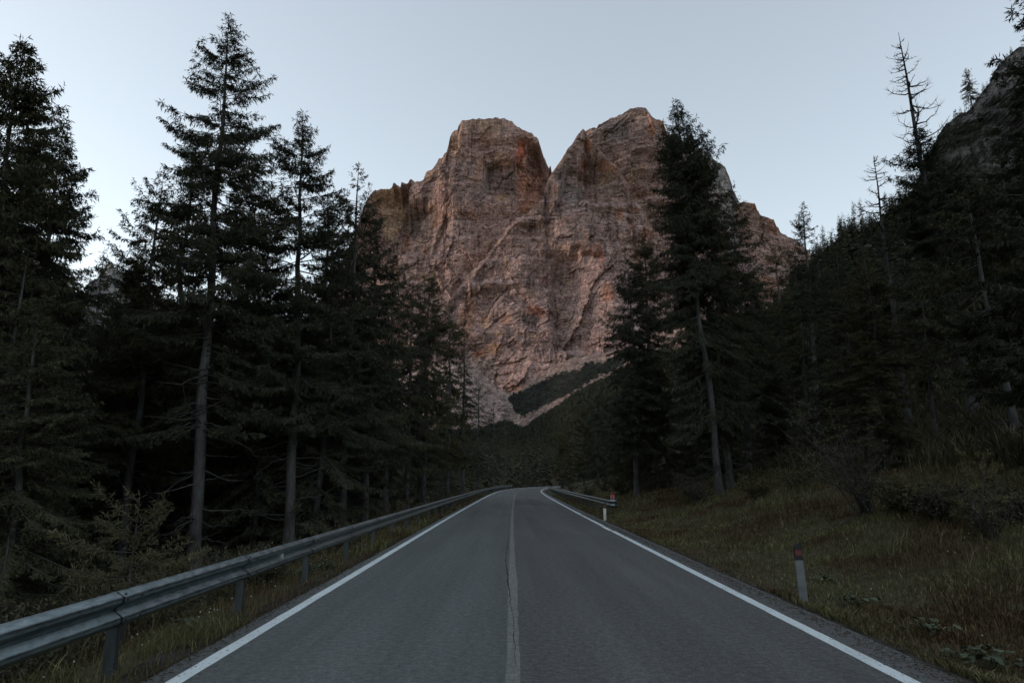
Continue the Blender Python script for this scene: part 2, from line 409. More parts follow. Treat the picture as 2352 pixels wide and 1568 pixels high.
# cracks along the seam
rng = np.random.default_rng(4)
mb = MB()
for (y0, y1, xa, xb, w) in ((6.5, 9.6, .085, .075, .010), (9.2, 15.5, .06, -.035, .026), (14.5, 21, -.03, .045, .02), (20, 32, .04, .07, .012)):
    yy = np.arange(y0, y1, .06); tt = (yy - y0) / (y1 - y0)
    xx = xa + (xb - xa) * tt + .018 * fbm(yy / .35, yy * 0, int(y0 * 10), 4)
    ww = .6 * w * (.25 + 1.0 * vnoise(yy / .12, yy * 0, int(y0 * 7))) * np.sin(np.pi * np.clip(tt, .02, .98)) ** .5 * .55
    n = len(yy); V = np.concatenate([np.stack([xx - ww, yy, np.full(n, .008)], 1), np.stack([xx + ww, yy, np.full(n, .008)], 1)])
    i = np.arange(n - 1); mb.add(V, np.stack([i, i + n, i + n + 1, i + 1], 1))
tag(obj('road_crack', mb.mesh('road_crack', M_crack)), kind='structure')
# gravel verges
for nm, x0, x1 in (('verge', XL - .42, XL - .02), ('verge', XR + .0, XR + .35)):
    yy = axis([(-5, 60, .4), (60, 140, 2)]); nx = 6; us = np.linspace(0, 1, nx)
    wig = .18 * fbm(yy / 1.5, yy * 0, 12, 3)
    XX = off(yy)[:, None] + (x0 + (wig if x0 < 0 else wig * 0))[:, None] * (1 - us) + (x1 + (wig if x0 > 0 else wig * 0))[:, None] * us
    YY = np.repeat(yy[:, None], nx, 1); ZZ = Hf(XX, YY) + .012
    tag(obj(nm, mesh_np(nm, np.stack([XX, YY, ZZ], -1).reshape(-1, 3), [grid_faces(nx, len(yy))], M_gravel)), kind='structure')

# ------------------------------------------------------------------ mountains
def zc(ox, oy, sc, pts): return [((ox + x / sc) / 1.063, (oy + y / sc) / 1.063) for x, y in pts]
Z1 = lambda p: zc(850, 200, 3.136, p)
Z2 = lambda p: zc(1350, 200, 3.135, p)
Z3 = lambda p: zc(1000, 650, 2.614, p)
def stairs(t, sharp=.35):
    f = np.floor(t); r = t - f; return f + sstep(.5 - sharp / 2, .5 + sharp / 2, r)
def cliff(sil, D, k, z0, step, seed, amp=1.0, terr=1.0, jag=4.0, steps=(), blobs=(), tint=(.30, .215, .185), warm=1.0, back=500., dip=.06, colorf=None, scale=1.0):
    sx = []; sz = []
    for px, py in sil:
        x, z = at(px, py, D); sx.append(float(x)); sz.append(float(z))
    sx = np.array(sx); sz = np.array(sz); o = np.argsort(sx); sx, sz = sx[o], sz[o]
    xs = np.arange(sx[0], sx[-1], step)
    T = np.interp(xs, sx, sz) + jag * fbm(xs / (jag * 5), xs * 0, seed, 3) * 1.2 + jag * 1.7 * (stairs(vnoise(xs / (jag * 2.6), xs * 0, seed + 90) * 3, .2) / 3 - .5) * vnoise(xs / (jag * 30), xs * 0 + 5, seed + 91) * 1.6
    kern = int(max(3, 120 * scale / step)) | 1
    Ts = np.convolve(np.pad(T, kern // 2, mode='edge'), np.ones(kern) / kern, 'valid')
    nz = int((T.max() - z0) / step) + 2
    v = np.linspace(0, 1, nz)[:, None]
    zz = z0 + (T[None, :] - z0) * v; xx = np.repeat(xs[None, :], nz, 0)
    s_ = scale
    wx = xx + 30 * s_ * fbm(xx / (260 * s_), zz / (260 * s_), seed + 1, 3)
    s = zz + dip * xx + 34 * s_ * fbm(xx / (240 * s_), zz / (400 * s_), seed + 2, 4)
    st = 0
    st = st + .9 * (stairs(s / (88 * s_), .3) * 88 * s_ - s) + .8 * (stairs(s / (31 * s_) + .3, .35) * 31 * s_ - (s + .3 * 31 * s_)) + .6 * (stairs(s / (12 * s_), .4) * 12 * s_ - s)
    st = st * terr * np.clip(.0 + 1.5 * vnoise(xx / (130 * s_), zz / (90 * s_), seed + 20), 0, 1.1)
    fade = sstep(0, 60 * s_, T[None, :] - zz) * .85 + .15
    w2 = zz + 34 * s_ * fbm(xx / (110 * s_), zz / (110 * s_), seed + 31, 5, .6); w1 = wx + 30 * s_ * fbm(xx / (90 * s_) + 9, zz / (90 * s_), seed + 32, 5, .6)
    slant = np.where(vnoise(xx / (420 * s_), zz / (500 * s_), seed + 33) > .5, .55, -.45)
    fa, ia, ja = facets((w1 + slant * w2) / (150 * s_), w2 / (300 * s_), seed + 40)
    fb, ib, jb = facets((w1 - .3 * w2) / (46 * s_), w2 / (105 * s_), seed + 50)
    fc, ic, jc = facets((w1 + .1 * w2) / (34 * s_), (w2 + dip * xx) / (13 * s_), seed + 60)
    fd, id_, jd = facets(w1 / (12 * s_), (w2 + dip * xx) / (6 * s_), seed + 70)
    rel = 75 * s_ * fbm(wx / (330 * s_), zz / (500 * s_), seed + 3, 3) \
        - 40 * s_ * (ridged((wx + .4 * zz) / (230 * s_), zz / (600 * s_), seed + 4, 4) - .5) + 15 * s_ * fa + 9 * s_ * fb + 5.0 * s_ * fc + 2.6 * s_ * fd \
        - 14 * s_ * (ridged((w1 - .5 * w2) / (75 * s_), w2 / (200 * s_), seed + 5, 4) - .5) + 6 * s_ * np.exp(-jb / .03) * (ib > .8)
    px, py = project(xx, np.full_like(xx, D), zz)
    for pts, dep, wdt in steps:       # real ledges and recesses: everything right of the broken line stands `dep` metres deeper
        pys = [p[1] for p in pts]; pxs = [p[0] for p in pts]; oo = np.argsort(pys)
        xb = np.interp(py, np.array(pys)[oo], np.array(pxs)[oo]) + 5 * fbm(zz / 30, xx * 0, seed + 30, 3)
        inside = sstep(min(pys) - 10, min(pys) + 8, py) * (1 - sstep(max(pys) - 8, max(pys) + 16, py))
        if dep > 0: w = sstep(-wdt, wdt, px - xb) * (1 - sstep(40, 130, px - xb))
        else: w = sstep(-wdt, wdt, xb - px) * (1 - sstep(40, 130, xb - px))
        rel = rel + abs(dep) * w * inside
    yy = D - k * (Ts[None, :] - zz) + k * st + rel * amp * fade
    # rock colour; blobs also paint in sunlight and hollow shade
    px, py = project(xx, yy, zz)
    base = np.array(tint)[None, None, :] * np.ones(xx.shape + (1,))
    led = (.5 + .5 * np.sin(s / (7 * s_) + 5 * fbm(xx / (60 * s_), zz / (60 * s_), seed + 11, 2)))
    base = base * ((.92 + .16 * led) * (.86 + .16 * ib + .14 * ic))[..., None]
    cool = sstep(-.1, .4, fbm(xx / (220 * s_), zz / (160 * s_), seed + 12, 4))[..., None]
    base = base * (1 - .45 * cool) + np.array((.30, .232, .222)) * .45 * cool * 1.0
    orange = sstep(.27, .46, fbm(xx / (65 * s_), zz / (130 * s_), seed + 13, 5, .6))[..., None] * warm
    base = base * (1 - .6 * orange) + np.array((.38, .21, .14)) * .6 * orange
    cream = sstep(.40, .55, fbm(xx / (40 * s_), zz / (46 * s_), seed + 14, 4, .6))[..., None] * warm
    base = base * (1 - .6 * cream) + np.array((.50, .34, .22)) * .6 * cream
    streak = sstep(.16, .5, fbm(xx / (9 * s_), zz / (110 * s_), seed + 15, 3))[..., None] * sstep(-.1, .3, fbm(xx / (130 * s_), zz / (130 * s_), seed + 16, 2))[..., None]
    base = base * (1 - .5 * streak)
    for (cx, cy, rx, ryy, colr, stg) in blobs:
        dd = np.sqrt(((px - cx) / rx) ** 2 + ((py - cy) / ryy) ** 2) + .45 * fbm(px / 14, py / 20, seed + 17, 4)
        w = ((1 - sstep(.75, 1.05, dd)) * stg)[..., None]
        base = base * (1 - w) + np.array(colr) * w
    if colorf is not None: base = colorf(px, py, base, xx, yy, zz)
    # rear side so the mass is solid
    nb = 10; V = np.stack([xx, yy, zz], -1); rows = [V.reshape(-1, 3)]; cols = [base.reshape(-1, 3)]
    top = V[-1]
    for j in range(1, nb):
        q = j / (nb - 1.); r = top.copy(); r[:, 1] += back * q; r[:, 2] = top[:, 2] * (1 - q * q) + z0 * q * q + jag * 2 * fbm(xs / 30, xs * 0 + j, seed, 2) * (1 - q) - jag
        rows.append(r); cols.append(base[-1])
    return np.concatenate(rows), [grid_faces(len(xs), nz + nb - 1)], np.concatenate(cols)

def mountain(name, layers, mat):
    V = []; Fs = []; C = []; n = 0
    for v, f, c in layers:
        V.append(v); Fs += [q + n for q in f]; C.append(c); n += len(v)
    return tag(obj(name, mesh_np(name, np.concatenate(V), [np.concatenate(Fs)], mat, col=np.concatenate(C), smooth=False)), kind='structure')

DK = (.13, .105, .10); OR = (.44, .20, .125); RD_ = (.50, .13, .085); CR = (.50, .35, .24); YE = (.46, .29, .19); GY = (.30, .27, .26)  # DK: dark rock stains plus painted shade of hollows and gullies
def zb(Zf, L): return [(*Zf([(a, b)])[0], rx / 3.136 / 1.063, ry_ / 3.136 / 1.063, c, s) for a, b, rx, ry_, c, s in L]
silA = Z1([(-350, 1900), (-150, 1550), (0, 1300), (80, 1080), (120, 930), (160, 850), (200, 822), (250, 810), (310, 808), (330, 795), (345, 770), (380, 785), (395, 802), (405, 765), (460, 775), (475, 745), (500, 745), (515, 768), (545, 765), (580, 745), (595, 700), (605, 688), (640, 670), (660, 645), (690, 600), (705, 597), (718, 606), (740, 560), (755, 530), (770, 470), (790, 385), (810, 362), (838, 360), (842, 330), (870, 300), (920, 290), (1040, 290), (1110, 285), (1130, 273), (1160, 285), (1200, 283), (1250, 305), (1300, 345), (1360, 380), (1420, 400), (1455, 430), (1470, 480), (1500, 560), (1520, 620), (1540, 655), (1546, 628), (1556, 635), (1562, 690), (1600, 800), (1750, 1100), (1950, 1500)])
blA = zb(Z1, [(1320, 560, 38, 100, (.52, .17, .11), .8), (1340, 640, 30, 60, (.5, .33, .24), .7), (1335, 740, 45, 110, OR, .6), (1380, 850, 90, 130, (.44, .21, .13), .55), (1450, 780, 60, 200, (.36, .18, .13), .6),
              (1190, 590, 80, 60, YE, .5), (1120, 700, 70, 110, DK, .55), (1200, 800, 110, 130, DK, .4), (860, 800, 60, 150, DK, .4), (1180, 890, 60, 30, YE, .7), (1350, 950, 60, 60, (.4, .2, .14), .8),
              (1230, 720, 30, 100, DK, .45), (1080, 780, 20, 110, DK, .8), (1050, 400, 60, 90, (.36, .2, .14), .45), (830, 470, 60, 120, YE, .45), (340, 1010, 95, 250, (.66, .48, .35), .85), (330, 850, 130, 60, (.55, .37, .25), .7), (620, 700, 90, 60, (.42, .27, .19), .5), (1000, 340, 200, 60, (.38, .27, .2), .5),  # pale left-shoulder blobs paint sunlight into the rock colour
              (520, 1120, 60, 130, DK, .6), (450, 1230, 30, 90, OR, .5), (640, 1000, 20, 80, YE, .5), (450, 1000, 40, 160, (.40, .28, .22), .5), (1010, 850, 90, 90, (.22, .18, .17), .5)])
Z4 = lambda p: zc(854, 195, 1.733, p)
stA = [(Z4([(705, 270), (703, 400), (712, 520)]), -28, 2), (Z4([(752, 280), (750, 400), (745, 500)]), 40, 3), (Z4([(560, 330), (575, 450), (590, 520)]), 14, 6), (Z4([(520, 180), (500, 300), (470, 380)]), 20, 3), (Z4([(240, 560), (232, 650), (225, 760)]), 60, 6), (Z4([(410, 620), (380, 700), (360, 780)]), 25, 4), (Z1([(1290, 470), (1290, 800), (1300, 980)]), 45, 3), (Z1([(470, 780), (440, 1050), (400, 1400)]), -110, 5), (Z1([(1060, 640), (1050, 760), (1040, 890)]), 50, 5), (Z1([(870, 300), (850, 480), (830, 560)]), -25, 4), (Z1([(620, 950), (560, 1100), (500, 1250)]), -60, 10)]
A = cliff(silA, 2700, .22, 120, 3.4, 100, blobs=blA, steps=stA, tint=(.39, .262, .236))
silB = Z2([(120, 1300), (180, 800), (215, 480), (240, 385), (270, 362), (330, 352), (380, 320), (440, 270), (520, 255), (590, 215), (640, 197), (710, 192), (730, 220), (770, 280), (790, 292), (820, 285), (845, 305), (860, 340), (900, 420), (1000, 560), (1150, 800), (1250, 1000), (1400, 1300), (1500, 1600)])
blB = zb(Z2, [(760, 360, 30, 90, OR, .6), (830, 320, 40, 50, OR, .6), (480, 370, 120, 80, (.2, .17, .165), .7), (650, 260, 60, 40, YE, .3), (700, 780, 110, 120, (.30, .17, .13), .6), (610, 700, 30, 60, CR, .4), (700, 740, 90, 90, DK, .35), (700, 970, 90, 70, (.45, .33, .28), .8), (740, 1020, 50, 60, (.45, .33, .28), .8)])
B = cliff(silB, 2780, .26, 120, 3.4, 230, blobs=blB, terr=2.6, dip=-.36, tint=(.36, .245, .222), steps=[(Z2([(560, 600), (590, 880)]), 45, 4), (Z2([(730, 210), (760, 420)]), 40, 3)])
silC = Z1([(200, 2300), (500, 1950), (750, 1700), (900, 1500), (1000, 1400), (1100, 1290), (1200, 1150), (1230, 1100), (1290, 1050), (1380, 1000), (1440, 960), (1500, 890), (1515, 790), (1560, 685), (1600, 640), (1640, 590), (1680, 510), (1720, 460), (1770, 390), (1800, 348)]) + Z2([(250, 362), (280, 420), (330, 480), (450, 600), (530, 660), (570, 760), (600, 890), (660, 950), (760, 1100), (830, 1190), (900, 1270), (1100, 1560), (1300, 1900)])
blC = zb(Z2, [(265, 480, 40, 60, OR, .65), (390, 650, 50, 60, OR, .5), (240, 640, 40, 70, (.38, .19, .14), .7), (385, 750, 18, 30, CR, .8), (470, 660, 30, 50, OR, .5), (510, 1010, 22, 40, OR, .7), (630, 980, 40, 25, OR, .6), (600, 1100, 30, 60, (.40, .2, .14), .5),
              (330, 1290, 60, 60, OR, .5), (370, 1330, 30, 50, RD_, .4), (720, 1160, 60, 50, (.36, .17, .12), .7), (100, 720, 70, 130, (.19, .17, .17), .55), (150, 850, 90, 90, GY, .6), (290, 1180, 14, 110, DK, .7), (400, 1280, 14, 60, DK, .7), (560, 640, 30, 100, DK, .6)])
blC += [(*Z3([(a, b)])[0], rx / 2.614 / 1.063, ry_ / 2.614 / 1.063, c, s) for a, b, rx, ry_, c, s in
        [(485, 370, 26, 35, CR, .8), (480, 340, 26, 20, OR, .6), (560, 430, 24, 12, CR, .9), (450, 565, 50, 30, OR, .7), (540, 530, 50, 40, (.46, .27, .17), .8), (800, 290, 60, 45, (.30, .13, .10), .8), (770, 340, 60, 40, DK, .7), (860, 100, 30, 40, (.26, .13, .11), .7),
         (1270, 170, 50, 60, OR, .55), (275, 115, 16, 30, OR, .7), (905, 560, 10, 60, DK, .8), (700, 330, 60, 60, DK, .3), (810, 595, 14, 14, OR, .8), (345, 330, 20, 60, OR, .4), (1120, 260, 20, 20, OR, .5), (480, 640, 130, 60, (.40, .31, .28), .7), (650, 790, 60, 40, (.42, .27, .22), .8)]]
stC = [(Z4([(990, 210), (1000, 330), (1015, 520)]), 35, 4), (Z4([(925, 370), (900, 460), (870, 560)]), 30, 4), (Z4([(700, 620), (620, 720), (520, 850)]), 25, 4), (Z4([(960, 760), (950, 840), (960, 920)]), -30, 4), (Z4([(1080, 700), (1110, 780), (1130, 860)]), 30, 3), (Z4([(500, 860), (505, 980), (490, 1100)]), -25, 4), (Z2([(230, 560), (210, 700), (190, 880)]), 45, 5), (Z2([(470, 560), (560, 760), (600, 880)]), 40, 6), (Z3([(910, 0), (900, 200), (905, 600)]), 45, 8), (Z3([(380, 180), (370, 400)]), 30, 5), (Z2([(280, 1000), (290, 1240)]), 30, 4)]
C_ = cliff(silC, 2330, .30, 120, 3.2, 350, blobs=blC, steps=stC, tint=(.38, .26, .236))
silE = Z2([(880, 400), (960, 440), (1190, 545), (1210, 590), (1240, 605), (1280, 620), (1305, 680), (1320, 770), (1345, 830), (1385, 885), (1450, 1000), (1520, 1200), (1600, 1500)])
E = cliff(silE, 2900, .25, 200, 5, 470, tint=(.27, .25, .25), warm=.35, terr=.6)  # grey tint carries the shade of this right-turned face
silF = Z2([(1200, 1300), (1330, 980), (1420, 918), (1480, 922), (1550, 925), (1565, 970), (1600, 1020), (1640, 1032), (1680, 1045), (1710, 1110), (1740, 1150), (1800, 1180), (1830, 1195), (1900, 1250), (2050, 1360), (2300, 1500)])
F5 = cliff(silF, 2800, .4, 150, 4.6, 590, tint=(.335, .225, .195), blobs=zb(Z2, [(1540, 960, 40, 40, OR, .5), (1680, 1100, 40, 70, OR, .35)]))
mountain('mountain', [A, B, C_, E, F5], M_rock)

# scree fan with its belt of dwarf pine
def inpoly(px, py, poly):
    r = np.zeros(px.shape, bool); n = len(poly); j = n - 1
    for i in range(n):
        xi, yi = poly[i]; xj, yj = poly[j]
        c = ((yi > py) != (yj > py)) & (px < (xj - xi) * (py - yi) / ((yj - yi) + 1e-12) + xi); r ^= c; j = i
    return r
pine = Z4([(660, 1352), (700, 1322), (790, 1285), (850, 1250), (890, 1238), (975, 1225), (1000, 1190), (1060, 1200), (1110, 1170), (1200, 1140), (1200, 1180), (1100, 1235), (1040, 1262), (960, 1312), (850, 1362), (722, 1425), (700, 1405), (680, 1380)])
pine2 = Z3([(760, 690), (790, 655), (860, 625), (890, 640), (840, 670), (780, 695)])
LOWL = ([1100, 1160, 1190, 1203, 1247, 1283, 1322, 1356, 1399, 1500], [985, 962, 975, 980, 950, 928, 899, 881, 862, 800])
def screecol(px, py, base, xx, yy, zz):
    jx = px + 15 * fbm(px / 9, py / 9, 77, 6, .75); jy = py + 11 * fbm(px / 9, py / 7, 78, 6, .75)
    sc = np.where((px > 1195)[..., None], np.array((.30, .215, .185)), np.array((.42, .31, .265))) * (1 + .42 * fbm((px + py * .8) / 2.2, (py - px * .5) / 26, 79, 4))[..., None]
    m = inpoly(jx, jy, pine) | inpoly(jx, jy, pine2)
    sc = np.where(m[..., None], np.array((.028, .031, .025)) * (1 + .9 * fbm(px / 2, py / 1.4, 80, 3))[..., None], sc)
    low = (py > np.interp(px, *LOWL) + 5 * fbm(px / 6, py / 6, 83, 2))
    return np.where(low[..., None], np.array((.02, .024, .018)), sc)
silG = Z3([(-300, 700), (100, 650), (380, 600), (430, 650), (500, 715), (560, 775), (620, 820), (690, 800), (760, 750), (880, 660), (940, 622), (1050, 580), (1250, 552), (1400, 500), (1600, 400), (2000, 200)])
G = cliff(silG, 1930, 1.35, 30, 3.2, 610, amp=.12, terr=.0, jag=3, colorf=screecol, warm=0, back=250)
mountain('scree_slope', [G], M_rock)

# far grey peak seen between the left-hand trees
silH = [(-700, 900), (-200, 860), (20, 850), (90, 800), (150, 745), (190, 690), (215, 650), (238, 602), (262, 612), (285, 632), (310, 640), (350, 680), (420, 700), (520, 730), (640, 760), (760, 760), (860, 800), (1100, 900)]
H_ = cliff(silH, 3600, .5, 100, 9, 720, tint=(.24, .24, .245), warm=.1, scale=1.4)
mountain('far_mountain', [H_], M_rock_far)

# wooded crag on the right-hand hillside
silK = [(1600, 820), (1700, 745), (1780, 690), (1850, 615), (1889, 585), (1958, 530), (2030, 500), (2095, 465), (2125, 430), (2140, 375), (2152, 340), (2165, 300), (2185, 268), (2210, 238), (2240, 205), (2270, 178), (2300, 158), (2352, 128), (2450, 70), (2700, -60), (3000, -160)]
def cragcol(px, py, base, xx, yy, zz):
    n = fbm(xx / 14, zz / 9, 91, 5, .6); top = np.clip((py - np.interp(px, [p[0] for p in silK], [p[1] for p in silK])) / 60, 0, 1)
    m = (1 - sstep(-.08, .12, n - (1 - top) * .35 - .1))[..., None]
    rockm = sstep(2130, 2200, px)[..., None] * (1 - sstep(330, 420, py - (px - 2200) * .2))[..., None]
    m = m * rockm
    green = np.array((.035, .038, .025)) * (1 + .4 * fbm(xx / 3, zz / 3, 92, 3))[..., None]
    return green * (1 - m) + np.array((.17, .16, .155)) * (1 + .5 * fbm(xx / 8, zz / 4, 93, 4))[..., None] * m
K = cliff(silK, 330, .75, 30, 1.6, 810, amp=1.7, terr=1.0, jag=8, scale=.16, back=120, colorf=cragcol)
mountain('hillside_crag', [K], M_rock_near)

# ------------------------------------------------------------------ trees
def spruce_mesh(H, hb, R, seed, q=1.0, gap=0.0, prof=.8, droop=.35, lift=.45, hang=.7, dens=1.0, mat=None, e_top=.55, e_low=-.25, topdens=1.0, width=.029, blen=.17, name='crown', front=0.0):
    """crown mesh: curved limbs with hanging sprays; z up from the tree's foot"""
    rng = np.random.default_rng(seed); mb = MB()
    nb = int((H - hb) / (.074 * q ** .75) * dens)
    t = np.sort(rng.uniform(0, 1, nb)) ** 1.0
    h = H - t * (H - hb); az = rng.uniform(0, 2 * math.pi, nb)
    lob = .88 + .26 * vnoise(az * 1.2, h / 1.6, seed)          # uneven outline
    L = R * (1 - np.exp(-t * 1.9 / prof)) *  (.42 + .58 * sstep(0, .15, t)) * rng.uniform(.55, 1.12, nb) * lob + .09
    if gap > 0:
        keep = vnoise(np.cos(az) * 1.7 + 50, h / 1.1 + np.sin(az) * 1.5, seed + 3) > gap * np.clip(.15 + t * 3, 0, 1); h, az, L, t = h[keep], az[keep], L[keep], t[keep]
    if front > 0:                                # limbs on the road side have dropped off lower down
        fa = np.cos(az + math.pi / 2); kp = ~((fa > .45) & (t > front) & (rng.random(len(t)) < .93)); h, az, L, t = h[kp], az[kp], L[kp], t[kp]
    nb = len(h)
    L = np.where(rng.random(nb) < .06, L * 1.22, L)
    e0 = e_top + (e_low - e_top) * np.clip(t * 1.6, 0, 1) + rng.normal(0, .12, nb)
    dr = droop * (.3 + .7 * np.clip(t * 2, 0, 1)) * rng.uniform(.7, 1.3, nb); lf = lift * rng.uniform(.5, 1.4, nb)
    ks = np.linspace(0, 1, 6)
    bend = rng.normal(0, .14, nb)
    def P(i, s):
        a = az[i] + bend[i] * s
        r = L[i] * s; z = h[i] + L[i] * (e0[i] * s - dr[i] * s ** 1.6 * 1.3 + lf[i] * s ** 3 * .8)
        return np.stack([r * np.cos(a), r * np.sin(a), z], -1)
    I = np.repeat(np.arange(nb)[:, None], 6, 1)
    PP = P(I, np.repeat(ks[None], nb, 0))
    rad = (.006 + .0085 * L)[:, None] * (1.05 - ks)[None] * (1 + .5 * (q - 1))
    mb.tubes(PP, rad, 3, 1)
    # twigs
    sp = .066 * q
    nt_ = np.maximum(2, (2 * L / sp).astype(int)); I = np.repeat(np.arange(nb), nt_); n = len(I)
    s = np.clip(rng.uniform(.10, 1.04, n), 0, 1) ** .85
    B = P(I, s); T = P(I, np.minimum(s + .05, 1.05)) - P(I, s - .02); T /= np.linalg.norm(T, axis=1, keepdims=True) + 1e-9
    Sd = np.cross(T, [0, 0, 1.]); Sd /= np.linalg.norm(Sd, axis=1, keepdims=True) + 1e-9
    sg = rng.choice([-1, 1], n)[:, None]
    tl = (.12 + .21 * L[I] * (1.15 - s)) * rng.uniform(.5, 1.2, n); tl = np.minimum(tl, .95)
    dn = hang * rng.uniform(.2, 1.3, n)[:, None] * np.clip(.45 + t[I] * 3, 0, 1)[:, None]
    TD = T * rng.uniform(.3, .9, n)[:, None] + Sd * sg * rng.uniform(.3, 1.0, n)[:, None] + np.array([0, 0, -1.]) * dn * .6 + rng.normal(0, .12, (n, 3))
    TD /= np.linalg.norm(TD, axis=1, keepdims=True) + 1e-9
    mb.blades(B, TD, tl, width * q ** .7 * .8, rng)
    # sprays on each twig
    ns = np.maximum(1, (tl / (.048 * q)).astype(int)); J = np.repeat(np.arange(n), ns); m = len(J)
    u = rng.uniform(.1, 1, m)[:, None]
    B2 = B[J] + TD[J] * tl[J][:, None] * u
    D2 = TD[J] * rng.uniform(.3, .9, m)[:, None] + np.cross(TD[J], rng.normal(size=(m, 3))) * .55 + np.array([0, 0, -1.]) * dn[J] * rng.uniform(.5, 1.9, m)[:, None]
    mb.blades(B2, D2, blen * rng.uniform(.5, 1.25, m) * q ** .55, width * rng.uniform(.7, 1.2, m) * q ** .75, rng)
    # leader
    n = int(10 / q) + 3; z = rng.uniform(H - .5, H, n)
    B3 = np.stack([z * 0, z * 0, z], 1); D3 = rng.normal(size=(n, 3)) * .6 + np.array([0, 0, 1.0])
    mb.blades(B3, D3, .16, width * .8, rng)
    return mb.mesh(name, [mat or M_spruce, M_twig])

def trunk_mesh(H, r0, seed, name='trunk', sides=9):
    rng = np.random.default_rng(seed); mb = MB(); k = 26
    z = np.linspace(-.6, H, k); f = np.clip(1 - z / H, 0, 1)
    wx = .012 * H * fbm(z / 3.5, z * 0, seed, 2) * np.sin(np.clip(z / H, 0, 1) * math.pi); wy = .012 * H * fbm(z / 3.5, z * 0 + 9, seed, 2) * np.sin(np.clip(z / H, 0, 1) * math.pi)
    r = r0 * (f ** .8 * .97 + .03) + r0 * .55 * np.exp(-np.clip(z, 0, 9) / .35)
    mb.tubes(np.stack([wx, wy, z], 1)[None], r[None], sides); return mb.mesh(name, M_bark)
def snags_mesh(H, h0, h1, n, L, seed, mat, up=0.1, thick=1.0, name='dead_branches', curl=0.6, side=5):
    """bare limbs with forked twigs"""
    rng = np.random.default_rng(seed); mb = MB(); k = 7; s = np.linspace(0, 1, k)
    h = rng.uniform(h0, h1, n); az = rng.uniform(0, 2 * math.pi, n); l = L(h) * rng.uniform(.45, 1.15, n)
    e = rng.normal(-.12, .2, n)
    a = az[:, None] + rng.normal(0, .25, n)[:, None] * s[None] ** 2
    r = l[:, None] * s[None]
    z = h[:, None] + l[:, None] * (e[:, None] * s[None] + (up + curl * rng.uniform(-.3, 1, n)[:, None]) * s[None] ** 2.4)
    PP = np.stack([r * np.cos(a), r * np.sin(a), z], -1); PP[:, 1:-1] += rng.normal(0, .02, (n, k - 2, 3)) * l[:, None, None]
    mb.tubes(PP, (.008 + .010 * l)[:, None] * thick * (1.05 - s)[None], 4)
    m = n * side; J = rng.integers(0, n, m); ii = rng.integers(1, k - 1, m)
    B = PP[J, ii]; T = PP[J, ii + 1] - PP[J, ii]; T /= np.linalg.norm(T, axis=1, keepdims=True)
    D = T * .6 + rng.normal(0, .5, (m, 3)); D /= np.linalg.norm(D, axis=1, keepdims=True)
    ll = l[J] * rng.uniform(.12, .42, m); uu = np.linspace(0, 1, 4)
    Q = B[:, None] + D[:, None] * (ll[:, None] * uu)[..., None]; Q[..., 2] += .15 * ll[:, None] * uu[None] ** 2
    mb.tubes(Q, np.full((m, 4), .006) * thick * (1.1 - uu)[None], 3)
    return mb.mesh(name, mat)

NTREES = 0
def tree(name, label, cat, group, x, y, H, R, seed, hb=None, q=None, r0=None, lean=(0, 0), mat=None, snag=24, **kw):
    global NTREES
    z = float(Hf(x, y)); dist = math.hypot(x, y)
    R *= .86
    if q is None: q = max(1.0, dist / 27.0)
    hb = H * .22 if hb is None else hb; r0 = r0 or H * .0115
    e = empty(name, (x, y, z), 0); e.rotation_euler = (-lean[1] / H, lean[0] / H, 0)
    tag(e, label, cat, group)
    obj('trunk', trunk_mesh(H * .985, r0, seed), e)
    obj('crown', spruce_mesh(H, hb, R, seed, q=q, mat=mat, **kw), e)
    if snag:
        obj('dead_branches', snags_mesh(H, H * .05, max(hb * 1.5, H * .3), snag, lambda h: R * .62 + 0 * h, seed + 5, M_twig, up=-.15), e)
    NTREES += 1; return e
def tip_tree(name, label, cat, group, tip, y, R, seed, base=None, **kw):
    kw['dens'] = kw.get('dens', 1.0) * 1.25
    """place a tree so that its top stands at a sighted direction, y metres ahead"""
    tx, tz = map(float, at(tip[0], tip[1], y))
    bx = tx if base is None else float(at(base, 1100, y)[0])
    H = tz - float(Hf(bx, y))
    return tree(name, label, cat, group, bx, y, H, R, seed, lean=(tx - bx, 0), **kw)
GL = 'spruces rising above the left roadside forest'; GR = 'trees rising above the right roadside forest'
tip_tree('spruce_tree', 'dense dark spruce at the far left edge with a star-like pointed top', 'tree', GL, (58, 92), 18, 3.4, 11, prof=.72, dens=2.1, hang=.8, hb=3)
tip_tree('spruce_tree', 'slimmer spruce just right of the dense one at the left edge', 'tree', GL, (147, 285), 22, 2.6, 12, prof=.62, dens=1.6, hb=3, hang=.7)
tip_tree('spruce_tree', 'tallest spruce of the picture, open airy crown and long pale lower trunk behind guardrail', 'tree', GL, (526, 34), 24.5, 4.0, 13, base=462, prof=.68, gap=.30, dens=1.1, hb=5.0, front=.74, r0=.23, e_low=-.10, e_top=.5, hang=.75, droop=.2, lift=.35, snag=50)
tip_tree('spruce_tree', 'second tallest left spruce, regular narrow cone right of the tallest one', 'tree', GL, (696, 258), 28, 4.1, 14, base=672, prof=.74, gap=.22, hb=5, e_low=.05, droop=.2, lift=.3, snag=40)
tip_tree('spruce_tree', 'spruce with thin spire against the pale left flank of the mountain', 'tree', GL, (824, 374), 33, 4.2, 15, prof=.80, gap=.24, hb=4)
tip_tree('spruce_tree', 'small spruce standing alone in the sky gap before the far grey peak', 'tree', GL, (240, 572), 38, 2.9, 16, prof=.75, gap=.12)
tip_tree('spruce_tree', 'broad spruce on the left shoulder of the tallest spruce', 'tree', GL, (376, 398), 27, 3.4, 17, prof=.62, gap=.26, hb=4, e_low=.0, droop=.25)
